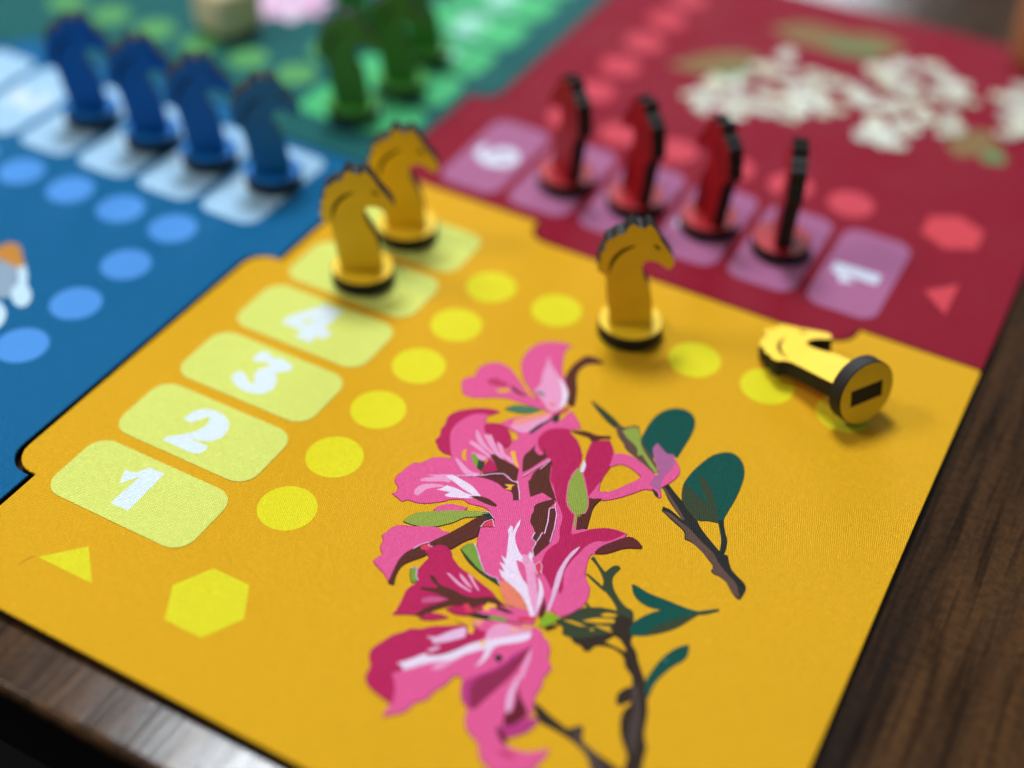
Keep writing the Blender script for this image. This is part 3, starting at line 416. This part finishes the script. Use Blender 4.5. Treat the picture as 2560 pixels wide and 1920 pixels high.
# ------------------------------------------------------------------ table and floor
def wood_mat():
    m = bpy.data.materials.new('dark_walnut_veneer')
    nt, b = nodes(m)
    tc = nt.nodes.new('ShaderNodeTexCoord')
    mp = nt.nodes.new('ShaderNodeMapping')
    mp.inputs['Rotation'].default_value = (0, 0, math.radians(3))
    mp.inputs['Scale'].default_value = (1.0, 0.07, 1.0)
    nt.links.new(tc.outputs['Object'], mp.inputs['Vector'])
    n1 = nt.nodes.new('ShaderNodeTexNoise'); n1.inputs['Scale'].default_value = 55; n1.inputs['Detail'].default_value = 8; n1.inputs['Roughness'].default_value = 0.62; n1.inputs['Distortion'].default_value = 0.6
    n2 = nt.nodes.new('ShaderNodeTexNoise'); n2.inputs['Scale'].default_value = 420; n2.inputs['Detail'].default_value = 4
    nt.links.new(mp.outputs['Vector'], n1.inputs['Vector'])
    nt.links.new(mp.outputs['Vector'], n2.inputs['Vector'])
    n3 = nt.nodes.new('ShaderNodeTexNoise'); n3.inputs['Scale'].default_value = 500; n3.inputs['Detail'].default_value = 5
    nt.links.new(tc.outputs['Object'], n3.inputs['Vector'])
    r = nt.nodes.new('ShaderNodeValToRGB')
    r.color_ramp.elements[0].position = 0.30; r.color_ramp.elements[0].color = lin((28, 16, 9))
    r.color_ramp.elements[1].position = 0.72; r.color_ramp.elements[1].color = lin((84, 55, 28))
    e = r.color_ramp.elements.new(0.46); e.color = lin((55, 35, 18))
    nt.links.new(n1.outputs['Fac'], r.inputs['Fac'])
    r2 = nt.nodes.new('ShaderNodeValToRGB')
    r2.color_ramp.elements[0].position = 0.33; r2.color_ramp.elements[0].color = (0.38, 0.36, 0.34, 1)
    r2.color_ramp.elements[1].position = 0.52; r2.color_ramp.elements[1].color = (1, 1, 1, 1)
    nt.links.new(n2.outputs['Fac'], r2.inputs['Fac'])
    mx = nt.nodes.new('ShaderNodeMix'); mx.data_type = 'RGBA'; mx.blend_type = 'MULTIPLY'; mx.inputs['Factor'].default_value = 0.95
    nt.links.new(r.outputs['Color'], mx.inputs['A']); nt.links.new(r2.outputs['Color'], mx.inputs['B'])
    r3 = nt.nodes.new('ShaderNodeMapRange'); r3.inputs['From Min'].default_value = 0.3; r3.inputs['From Max'].default_value = 0.7
    r3.inputs['To Min'].default_value = 0.7; r3.inputs['To Max'].default_value = 1.25
    nt.links.new(n3.outputs['Fac'], r3.inputs['Value'])
    mx2 = nt.nodes.new('ShaderNodeMix'); mx2.data_type = 'RGBA'; mx2.blend_type = 'MULTIPLY'; mx2.inputs['Factor'].default_value = 1
    nt.links.new(mx.outputs['Result'], mx2.inputs['A']); nt.links.new(r3.outputs['Result'], mx2.inputs['B'])
    nt.links.new(mx2.outputs['Result'], b.inputs['Base Color'])
    rr = nt.nodes.new('ShaderNodeMapRange'); rr.inputs['To Min'].default_value = 0.13; rr.inputs['To Max'].default_value = 0.24
    nt.links.new(n2.outputs['Fac'], rr.inputs['Value']); nt.links.new(rr.outputs['Result'], b.inputs['Roughness'])
    b.inputs['Specular IOR Level'].default_value = 0.30
    bp = nt.nodes.new('ShaderNodeBump'); bp.inputs['Strength'].default_value = 0.35; bp.inputs['Distance'].default_value = 0.00015
    nt.links.new(mathn(nt, 'ADD', n2.outputs['Fac'], mathn(nt, 'MULTIPLY', n3.outputs['Fac'], 0.5)), bp.inputs['Height'])
    nt.links.new(bp.outputs['Normal'], b.inputs['Normal'])
    return m

ZT = -T * U - 0.0001
def table():
    bm = bmesh.new()
    x0, x1, y0, y1 = -36 * U, 34 * U, -10.07 * U, 44 * U
    # front edge profile (y, z) with a softly rounded nose
    r = 0.10; th = 0.22
    prof = [(y1, 0.0)]
    for k in range(9):
        a = math.pi / 2 * k / 8
        prof.append((y0 + r * U * (1 - math.sin(a)), (-r * (1 - math.cos(a))) * U))
    for k in range(9):
        a = math.pi / 2 * k / 8
        prof.append((y0 + r * U * (1 - math.cos(a)), (-th + r * (1 - math.sin(a))) * U))
    prof.append((y1, -th * U))
    a = [bm.verts.new((x0, y, z)) for y, z in prof]; b = [bm.verts.new((x1, y, z)) for y, z in prof]
    n = len(prof)
    for i in range(n):
        j = (i + 1) % n
        bm.faces.new((a[i], b[i], b[j], a[j]))
    bm.faces.new(a); bm.faces.new(b[::-1])
    bmesh.ops.recalc_face_normals(bm, faces=bm.faces)
    me = bpy.data.meshes.new('tabletop'); bm.to_mesh(me); bm.free()
    for p in me.polygons: p.use_smooth = False
    root = empty('table', (0, 0, -0.74)); 
    o = link('tabletop', me, root, [wood_mat()]); o.location = (0, 0, 0.74 + ZT)
    bm = bmesh.new(); bmesh.ops.create_cube(bm, size=1.0)
    bmesh.ops.scale(bm, vec=(x1 - x0 - 0.01, y1 - y0 - 0.002, 1.1 * U), verts=bm.verts)
    bmesh.ops.translate(bm, vec=((x0 + x1) / 2, (y0 + y1) / 2, 0.74 + ZT - (th + 0.55) * U), verts=bm.verts)
    me = bpy.data.meshes.new('under_slab'); bm.to_mesh(me); bm.free()
    link('under_slab', me, root, [plain_mat('black_under_slab', (9, 8, 8), 0.7, 0.1)])  # plain black slab below the tabletop, set slightly back
    lm = plain_mat('table_leg_metal', (30, 30, 32), 0.4)
    for sx in (x0 + 0.05, x1 - 0.05):
        for sy in (y0 + 0.25, y1 - 0.05):
            bm = bmesh.new(); bmesh.ops.create_cube(bm, size=1.0)
            bmesh.ops.scale(bm, vec=(0.04, 0.04, 0.74 + ZT - 1.32 * U), verts=bm.verts)
            bmesh.ops.translate(bm, vec=(sx, sy, (0.74 + ZT - 1.32 * U) / 2), verts=bm.verts)
            me = bpy.data.meshes.new('leg'); bm.to_mesh(me); bm.free()
            link('leg', me, root, [lm])
    tag(root, 'dark brown wood-grain table that carries the whole game board', 'table')
table()

me = bpy.data.meshes.new('floor')
me.from_pydata([(-4, -4, 0), (4, -4, 0), (4, 6, 0), (-4, 6, 0)], [], [(0, 1, 2, 3)])
fl = link('floor', me, None, [plain_mat('dark_floor', (16, 15, 15), 0.8, 0.2)])
fl.location = (0, 0, -0.74); fl['kind'] = 'structure'

# ------------------------------------------------------------------ the four board quarters
L = 9.37; GAP = 0.012
def tab_left(u0, v0, v1, depth, r):
    """corner list of a jigsaw tab on the edge u = u0 going in -u, walked in +v"""
    return [(u0, v0), (u0 - depth, v0), (u0 - depth, v1), (u0, v1)], [0, r, r, 0]
A0, A1, DEP, RT = 2.73, 7.68, 0.42, 0.34
def quarter_outline():
    g = GAP
    pts, rad = [], []
    # left edge walked upward from the front corner with the tab, then the top edge with the slot
    pts += [(g, L), (g, A1 - g), (g - DEP, A1 - g), (g - DEP, A0 + g), (g, A0 + g), (g, g)]
    rad += [0.05, 0, RT, RT, 0, 0]
    pts += [(A0 - g, g), (A0 - g, g + DEP), (A1 + g, g + DEP), (A1 + g, g), (L, g), (L, L)]
    rad += [0, RT, RT, 0, 0.05, 0.07]
    return rounded(pts, rad)
ROT = {'yellow': lambda x, y: (x, y), 'red': lambda x, y: (y, -x), 'green': lambda x, y: (-x, -y), 'blue': lambda x, y: (-y, x)}
CX, CY, PITCH = 1.255, 1.31, 1.196
NUM[4] = [[(-.12, -.42), (.16, -.42), (.16, .02), (.30, .02), (.28, .19), (.16, .19), (.16, .34), (-.08, .34), (-.08, .19), (-.40, .19), (-.40, .04)], [(-.08, -.12), (-.08, .04), (-.2, .04)]]
NUM[5] = [[(-.24, -.36), (.24, -.36), (.22, -.2), (-.04, -.2), (-.06, -.08), (.12, -.1), (.27, .02), (.27, .22), (.1, .36), (-.14, .36), (-.28, .26), (-.2, .12), (-.06, .2), (.06, .18), (.08, .08), (-.02, .03), (-.26, .06)]]
NUM[6] = [[(.18, -.36), (-.1, -.34), (-.28, -.14), (-.3, .12), (-.18, .32), (.04, .37), (.26, .26), (.3, .06), (.2, -.1), (.02, -.13), (-.1, -.08), (-.02, -.22), (.18, -.24)], [(-.06, .06), (.02, -.01), (.1, .08), (.05, .2), (-.04, .18)]]
COLORS = {
    'yellow': dict(face=INK['board'], card=(228, 236, 118), ink=(232, 246, 252), dot=(240, 228, 38), mark=(236, 226, 40)),
    'red': dict(face=(144, 18, 44), card=(178, 107, 150), ink=(226, 232, 250), dot=(216, 74, 90), mark=(220, 72, 84)),
    'green': dict(face=(30, 98, 98), card=(84, 198, 128), ink=(180, 236, 226), dot=(96, 168, 98), mark=(100, 180, 110)),
    'blue': dict(face=(14, 102, 154), card=(172, 214, 246), ink=(216, 236, 254), dot=(84, 156, 236), mark=(84, 156, 236)),
}
EDGE = plain_mat('burnt_board_edge', (30, 22, 17), 0.7, 0.2)
LABELS = {
    'yellow': 'yellow board quarter printed with pink flowers and numbered spaces',
    'red': 'crimson board quarter printed with white blossoms and mauve spaces',
    'green': 'dark green board quarter at the back with bright green spaces',
    'blue': 'blue board quarter on the left with pale blue spaces',
}
BOARD = {}
def build_quarter(key):
    rot = ROT[key]; C = COLORS[key]
    cx, cy = rot(L / 2, L / 2)
    org = (cx * U, -cy * U, -T * U)
    root = empty('board_quarter', org)
    tag(root, LABELS[key], 'game board', 'four jigsaw quarters of the game board')
    face = print_mat(key + '_face', C['face'])
    me = slab_mesh('panel', [rot(*p) for p in quarter_outline()], -T * U, 0.0, org, 0.02)
    link('panel', me, root, [face, EDGE])
    cm = print_mat(key + '_space', C['card'], 0.5); im = print_mat(key + '_numeral', C['ink'], 0.5)
    dm = print_mat(key + '_dot', C['dot'], 0.5); mm = print_mat(key + '_mark', C['mark'], 0.5)
    w, hh = 1.03, 0.515
    for k in range(6):
        c = (CX, CY + PITCH * k)
        rect = rounded([(c[0] - w, c[1] - hh), (c[0] + w, c[1] - hh), (c[0] + w, c[1] + hh), (c[0] - w, c[1] + hh)], 0.26, 6)
        card = link('number_space', slab_mesh('number_space', [rot(*p) for p in rect], 0.000005, 0.00014, org, 0.004, 1), root, [cm, face])
        loops = [[rot(c[0] + p[0], c[1] + p[1]) for p in smooth(l, 3, 40)] for l in NUM[6 - k]]
        link('numeral', flat_mesh('numeral', loops, 0.00015, org), card, [im])
    def dot(x, y):
        pts = [rot(x + 0.352 * math.cos(a * math.pi / 20), y + 0.352 * math.sin(a * math.pi / 20)) for a in range(40)]
        link('track_dot', flat_mesh('track_dot', [pts], 0.00002, org), root, [dm])
    for k in range(6): dot(2.894, 1.753 + 0.9753 * k)
    for k in range(1, 6): dot(2.894 + 1.026 * k, 1.753)
    link('hexagon_mark', flat_mesh('hexagon_mark', [[rot(*p) for p in HEXA]], 0.00002, org), root, [mm])
    link('triangle_mark', flat_mesh('triangle_mark', [[rot(*p) for p in TRI]], 0.00002, org), root, [mm])
    if key == 'blue': root.location.x -= 0.04 * U; root.location.y -= 0.02 * U
    BOARD[key] = (root, org)
for key in ('yellow', 'red', 'green', 'blue'): build_quarter(key)

# printed flower spray on the yellow quarter
root, org = BOARD['yellow']
def outset(pts, d):
    P = [Vector(p) for p in pts]; N = len(P)
    s = 1 if sum(P[i - 1].x * P[i].y - P[i].x * P[i - 1].y for i in range(N)) > 0 else -1
    out = []
    for i in range(N):
        t = P[(i + 1) % N] - P[i - 1]
        t = t.normalized() if t.length > 1e-9 else Vector((1, 0))
        out.append((P[i].x + t.y * d * s, P[i].y - t.x * d * s))
    return out
for name, ink, pts in FLOWER:
    if name == 'petal' and ink in ('pink', 'magenta', 'brown', 'redbrown') or name in ('leaf', 'sepal'):
        rim = print_mat('petal_rim', (188, 52, 70)) if ink in ('pink', 'magenta') else print_mat('leaf_rim', (60, 62, 44)) if name != 'petal' else print_mat('brown_rim', (70, 36, 40))
        link('printed_outline', flat_mesh('printed_outline', [outset(smooth(pts), 0.009)], 0.000010, org), root, [rim])
for i, (name, ink, pts) in enumerate(FLOWER):
    me = flat_mesh(name, [smooth(pts)], 0.000012 + i * 0.0000018, org)
    mat = PRINT[('yellow_face', INK['board'])] if ink == 'board' else print_mat(ink, INK[ink])
    link(name, me, root, [mat])
for k, (ink, wd, pts) in enumerate(STROKES):
    P = [Vector(p) for p in pts]; M = len(P); lft, rgt = [], []
    for i, p in enumerate(P):
        t = (P[min(i + 1, M - 1)] - P[max(i - 1, 0)]).normalized(); n = Vector((-t.y, t.x)) * wd
        lft.append(tuple(p + n)); rgt.append(tuple(p - n))
    link('printed_line', flat_mesh('printed_line', [lft + rgt[::-1]], 0.00028 + k * 0.0000015, org), root, [print_mat(ink, INK[ink])])
link('scratch', flat_mesh('scratch', [SCRATCH], 0.00001, org), root, [print_mat('scratch', (150, 100, 20))])

# printed blossom clusters on the crimson quarter
root, org = BOARD['red']
rnd = random.Random(7)
lm = print_mat('red_leaf', (142, 114, 74)); lm2 = print_mat('red_leaf_green', (108, 136, 88)); bws = [print_mat('blossom', (232, 236, 226)), print_mat('blossom_cream', (224, 224, 200)), print_mat('blossom_shade', (204, 200, 194))]; bc = print_mat('blossom_eye', (200, 205, 150))
z = 0.000012
for i, l in enumerate(RED_LEAF):
    link('leaf', flat_mesh('leaf', [smooth(l)], z, org), root, [lm]); z += 0.000002
    c = Vector((sum(p[0] for p in l) / len(l), sum(p[1] for p in l) / len(l)))
    off = (0.35, 0.2)
    link('leaf', flat_mesh('leaf', [smooth([(c.x + (p[0] - c.x) * 0.45 + off[0], c.y + (p[1] - c.y) * 0.5 + off[1]) for p in l])], z, org), root, [lm2]); z += 0.000002
for cl in CLUSTERS:
    for (x, y) in [(p[0] + rnd.uniform(-.17, .17), p[1] + rnd.uniform(-.17, .17)) for p in cl for _ in range(4)]:
        if x > L - 0.35: continue
        r = rnd.uniform(0.10, 0.19); a0 = rnd.uniform(0, 6.28); pts = []
        for k in range(30):
            a = a0 + k * 2 * math.pi / 30
            rr = r * (0.62 + 0.38 * abs(math.cos(2.5 * (a - a0))))
            pts.append((min(x + rr * math.cos(a), L - 0.06), y + rr * math.sin(a)))
        b = link('blossom', flat_mesh('blossom', [pts], z, org), root, [rnd.choice(bws)]); z += 0.000002
        link('blossom_eye', flat_mesh('blossom_eye', [[(x + .045 * math.cos(k * .785), y + .045 * math.sin(k * .785)) for k in range(8)]], z, org), b, [bc]); z += 0.000002

# printed bird-like flower at the left of the blue quarter
root, org = BOARD['blue']
z = 0.000012
for name, ink, pts in BLUE_ART:
    link(name, flat_mesh(name, [smooth(pts)], z, org), root, [print_mat(ink, INK[ink])]); z += 0.000002

# printed pink lotus on the green quarter
root, org = BOARD['green']
z = 0.000012
lp = print_mat('lotus_petal', (226, 176, 214)); lw = print_mat('lotus_petal_pale', (236, 214, 236))
for k in range(9):
    a = k * 2 * math.pi / 9 + 0.2
    c = (-4.62, -3.95); e = (math.cos(a), math.sin(a)); n = (-e[1], e[0])
    pts = [(c[0] + e[0] * t + n[0] * s, c[1] + e[1] * t + n[1] * s) for t, s in ((0.05, 0), (.3, .2), (.6, .22), (.9, 0), (.6, -.22), (.3, -.2))]
    link('petal', flat_mesh('petal', [smooth(pts)], z, org), root, [lw if k % 2 else lp]); z += 0.000002

# ------------------------------------------------------------------ horse pieces
PROF = [(-.29, .19), (-.335, .517), (-.392, .967), (-.44, 1.055), (-.52, 1.11), (-.528, 1.22), (-.49, 1.29), (-.508, 1.34), (-.486, 1.42), (-.445, 1.44), (-.458, 1.51), (-.425, 1.60), (-.36, 1.625), (-.315, 1.675), (-.21, 1.70), (-.185, 1.785), (-.124, 1.85), (-.05, 1.80),
        (.0, 1.795), (.034, 1.773), (.071, 1.836), (.127, 1.81), (.208, 1.693), (.261, 1.584), (.327, 1.491), (.41, 1.371), (.455, 1.285), (.467, 1.241), (.433, 1.163), (.393, 1.14),
        (.331, 1.189), (.254, 1.249), (.167, 1.275), (.09, 1.265), (.058, 1.214), (.059, 1.127), (.095, 1.004), (.148, .897), (.195, .79), (.234, .609), (.26, .425), (.277, .19)]
ENG = [(-.066, 1.515), (-.146, 1.48), (-.225, 1.429), (-.29, 1.36), (-.332, 1.282), (-.36, 1.187), (-.369, 1.08)]
EYE = [(.163, 1.54), (.23, 1.508), (.268, 1.448), (.205, 1.468)]
TH, RB, HB = 0.23, 0.437, 0.21
BURNT = plain_mat('laser_burnt_edge', (24, 21, 19), 0.62, 0.35, 0.12, 300.0, 0.3)
INKED = plain_mat('engraved_line', (62, 46, 12), 0.7, 0.2)
INKED_DARK = plain_mat('engraved_line_dark', (26, 22, 20), 0.7, 0.2)
def piece_mat(name, rgb): return plain_mat('painted_plywood_' + name, rgb, 0.5, 0.35, 0.05, 120.0, 0.15)
PIECE = {'yellow': piece_mat('yellow', (243, 200, 34)), 'red': piece_mat('red', (158, 10, 24)), 'blue': piece_mat('blue', (4, 110, 186)), 'green': piece_mat('green', (66, 146, 58))}

def plate_mesh():
    out = smooth(PROF, 3, 38)
    tenon = [(.238, .19), (.238, .014), (-.248, .014), (-.248, .19)]
    out = out + tenon
    N = len(out)
    V = [(x * U, s * TH / 2 * U, z * U) for s in (-1, 1) for x, z in out]
    tr = tessellate_polygon([[Vector((x, z, 0)) for x, z in out]])
    Fs, mi = [], []
    for t in tr:
        a, b, c = (Vector(out[i]) for i in t)
        ccw = (b - a).cross(c - a) > 0
        f = t if ccw else (t[0], t[2], t[1])
        Fs.append(tuple(f)); mi.append(0)                       # front (-y)
        Fs.append(tuple(N + i for i in (f[0], f[2], f[1]))); mi.append(0)
    ar = sum(out[i - 1][0] * out[i][1] - out[i][0] * out[i - 1][1] for i in range(N))
    for i in range(N):
        j = (i + 1) % N
        f = (i, j, N + j, N + i)
        Fs.append(f if ar < 0 else f[::-1]); mi.append(1)
    me = bpy.data.meshes.new('horse_plate'); me.from_pydata(V, [], Fs); me.update()
    for p, m in zip(me.polygons, mi): p.material_index = m
    bm = bmesh.new(); bm.from_mesh(me); bmesh.ops.recalc_face_normals(bm, faces=bm.faces); bm.to_mesh(me); bm.free()
    return me

def base_mesh():
    """plywood disc with a slot for the tenon; burnt rim"""
    n = 48
    slot = [(-.258, -.116), (.248, -.116), (.248, .116), (-.258, .116)]
    circ = [(math.cos(2 * math.pi * k / n), math.sin(2 * math.pi * k / n)) for k in range(n)]
    V, Fs, mi = [], [], []
    for r, z in ((RB - .012, 0), (RB, .012), (RB, HB - .012), (RB - .012, HB)):
        V += [(c * r * U, s * r * U, z * U) for c, s in circ]
    for r in range(3):
        for i in range(n):
            j = (i + 1) % n
            Fs.append((r * n + i, r * n + j, (r + 1) * n + j, (r + 1) * n + i)); mi.append(1)
    s0 = len(V)
    V += [(x * U, y * U, 0) for x, y in slot] + [(x * U, y * U, HB * U) for x, y in slot]
    for ring, so, up in ((0, s0, False), (3 * n, s0 + 4, True)):
        idx = [ring + i for i in range(n)] + [so + i for i in range(4)]
        tr = tessellate_polygon([[Vector((V[ring + i][0], V[ring + i][1], 0)) for i in range(n)], [Vector((V[so + i][0], V[so + i][1], 0)) for i in range(4)]])
        for t in tr:
            a, b, c = (Vector(V[idx[i]]) for i in t)
            pos = (b - a).cross(c - a).z > 0
            f = tuple(idx[i] for i in t)
            Fs.append(f if pos == up else (f[0], f[2], f[1])); mi.append(0)
    for i in range(4):
        j = (i + 1) % 4
        Fs.append((s0 + j, s0 + i, s0 + 4 + i, s0 + 4 + j)); mi.append(1)
    me = bpy.data.meshes.new('base'); me.from_pydata(V, [], Fs); me.update()
    for p, m in zip(me.polygons, mi): p.material_index = m
    return me

def engraving_mesh():
    V, Fs = [], []
    P = [Vector(p) for p in ENG]
    dense = []
    for i in range(len(P) - 1):
        for k in range(3): dense.append(P[i].lerp(P[i + 1], k / 3))
    dense.append(P[-1]); M = len(dense)
    for s in (-1, 1):
        o = len(V)
        for i, p in enumerate(dense):
            t = (dense[min(i + 1, M - 1)] - dense[max(i - 1, 0)]).normalized(); nn = Vector((-t.y, t.x))
            w = 0.026 * min(1.0, 0.35 + 2.2 * i / M, 0.25 + 2.5 * (M - 1 - i) / M)
            for q in (p + nn * w, p - nn * w):
                V.append((q.x * U, s * (TH / 2 + 0.0015) * U, q.y * U))
        for i in range(M - 1):
            f = (o + 2 * i, o + 2 * i + 1, o + 2 * i + 3, o + 2 * i + 2)
            Fs.append(f if s < 0 else f[::-1])
    me = bpy.data.meshes.new('mane_groove'); me.from_pydata(V, [], Fs); me.update()
    return me

def eye_mesh():
    V, Fs = [], []
    pts = smooth(EYE, 3, 80)
    for s in (-1, 1):
        o = len(V)
        V += [(x * U, s * (TH / 2 + 0.0015) * U, z * U) for x, z in pts]
        f = tuple(range(o, o + len(pts)))
        Fs.append(f[::-1] if s < 0 else f)
    me = bpy.data.meshes.new('eye'); me.from_pydata(V, [], Fs); me.update()
    return me

MESH = {}
for key in PIECE:
    b = base_mesh(); p = plate_mesh(); g = engraving_mesh(); e = eye_mesh()
    for me, ms in ((b, [PIECE[key], BURNT]), (p, [PIECE[key], BURNT]), (g, [INKED if key == 'yellow' else INKED_DARK]), (e, [INKED if key == 'yellow' else INKED_DARK])):
        for m in ms: me.materials.append(m)
    MESH[key] = (b, p, g, e)

GROUPS = {k: k + ' wooden horse pieces' for k in PIECE}
def horse(key, u, v, heading, label, z=0.00016, matrix=None):
    """heading: world angle of the nose direction, degrees"""
    root = empty('horse_piece', (u * U, -v * U, z), math.radians(heading))
    if matrix is not None: root.matrix_world = matrix
    tag(root, label, 'game piece', GROUPS[key])
    b, p, g, e = MESH[key]
    link('base', b, root)
    pl = link('horse_plate', p, root)
    link('mane_groove', g, pl); link('eye', e, pl)
    return root

horse('yellow', 1.25, 2.50, 33, 'yellow wooden horse in front of another yellow horse, beside the space numbered 4')
horse('yellow', 1.23, 1.30, 31, 'yellow wooden horse half hidden behind a second yellow horse near the board centre')
horse('yellow', 4.98, 1.66, 30.5, 'yellow wooden horse standing alone on a track dot behind the printed flowers', 0.00003)
horse('red', 2.60, -1.13, 142, 'red wooden horse at the left end of the red row')
horse('red', 3.78, -1.14, 141, 'red wooden horse second from the left in the red row')
horse('red', 4.95, -1.19, 140, 'red wooden horse third from the left, directly behind the lone yellow horse')
horse('red', 6.09, -1.20, 111, 'red wooden horse turned edge-on and seen as a thin black strip')
horse('blue', -4.84, 1.16, 45, 'blue wooden horse at the left end of the blue row')
horse('blue', -3.58, 1.18, 43, 'blue wooden horse second from the left in the blue row')
horse('blue', -2.46, 1.17, 43, 'blue wooden horse third from the left in the blue row')
horse('blue', -1.26, 1.15, 44, 'blue wooden horse at the right end of the blue row, nearest the board centre')
horse('green', -1.34, -1.17, 35, 'dark green wooden horse in front, nearest the board centre')
horse('green', -1.08, -2.25, 33, 'dark green wooden horse second from the board centre, behind the front one')
horse('green', -1.30, -3.42, 36, 'dark green wooden horse rightmost in the green group, head cut by the frame')
horse('green', -2.89, -3.60, 36, 'dark green wooden horse farthest back, mostly hidden between two others', 0.00003)

# the fallen yellow horse: rim of its disc and the side of its head touch the board
def fallen():
    ax = Vector((-0.85, 0.53, 0)).normalized()                 # base -> head, in plan
    up = Vector((0, 0, 1)); side = up.cross(ax)                # right-handed
    tilt = math.radians(11.5); roll = math.radians(FALL_ROLL)
    Z = (ax * math.cos(tilt) - up * math.sin(tilt)).normalized()   # local z (height of the piece)
    away = Vector((ax.y, -ax.x, 0)); away = (away - Z * away.dot(Z)).normalized()
    X = (away * math.cos(roll) - (Z.cross(away) if Z.cross(away).z > 0 else -Z.cross(away)) * math.sin(roll)).normalized()   # nose direction
    Y = Z.cross(X)
    M = Matrix(((X.x, Y.x, Z.x, 0), (X.y, Y.y, Z.y, 0), (X.z, Y.z, Z.z, 0), (0, 0, 0, 1)))
    b, p, g, e = MESH['yellow']
    zmin = min((M @ vv.co).z for me in (b, p) for vv in me.vertices)
    M.translation = Vector((FALL_U * U, -FALL_V * U, -zmin + 0.00002))
    return M
FALL_U, FALL_V, FALL_ROLL = 8.25, 1.80, 0
horse('yellow', 0, 0, 0, 'yellow wooden horse lying toppled on its side with its slotted base facing out', matrix=fallen())

# ------------------------------------------------------------------ blurred things at the back edge
def rounded_block():
    bm = bmesh.new(); bmesh.ops.create_cube(bm, size=1.0 * U)
    bmesh.ops.bevel(bm, geom=bm.edges[:] + bm.verts[:], offset=0.27 * U, segments=4, profile=0.5, affect='EDGES')
    bmesh.ops.translate(bm, vec=(0, 0, 0.5 * U), verts=bm.verts)
    me = bpy.data.meshes.new('wooden_block'); bm.to_mesh(me); bm.free()
    for p in me.polygons: p.use_smooth = True
    o = link('wooden_block', me, None, [plain_mat('pale_wood', (232, 210, 160), 0.5)])
    o.location = (-4.83 * U, 2.45 * U, 0.00002); o.rotation_euler = (0, 0, math.radians(78))
    tag(o, 'pale beige rounded wooden block on the green quarter at the top edge', 'block')
rounded_block()

def cup():
    prof = [(0.0, 0.0), (.62, 0.0), (.70, .05), (.74, .2), (.80, 1.2), (.84, 2.2), (.86, 2.6), (.83, 2.66), (.78, 2.62), (.74, 2.0), (.68, .3), (0.0, .22)]
    n = 40; bm = bmesh.new(); rings = []
    for r, z in prof:
        if r == 0: rings.append([bm.verts.new((0, 0, z * U))])
        else: rings.append([bm.verts.new((r * U * math.cos(2 * math.pi * k / n), r * U * math.sin(2 * math.pi * k / n), z * U)) for k in range(n)])
    for a, b in zip(rings, rings[1:]):
        for k in range(n):
            j = (k + 1) % n
            if len(a) == 1: bm.faces.new((a[0], b[k], b[j]))
            elif len(b) == 1: bm.faces.new((a[j], a[k], b[0]))
            else: bm.faces.new((a[k], a[j], b[j], b[k]))
    bmesh.ops.recalc_face_normals(bm, faces=bm.faces)
    me = bpy.data.meshes.new('tan_cup'); bm.to_mesh(me); bm.free()
    for p in me.polygons: p.use_smooth = True
    o = link('tan_cup', me, None, [plain_mat('tan_wood', (176, 120, 78), 0.5)])
    o.location = (8.36 * U, 9.08 * U, 0.00002)
    tag(o, 'tan rounded cup at the far corner of the crimson quarter, cut by the frame', 'cup')
cup()
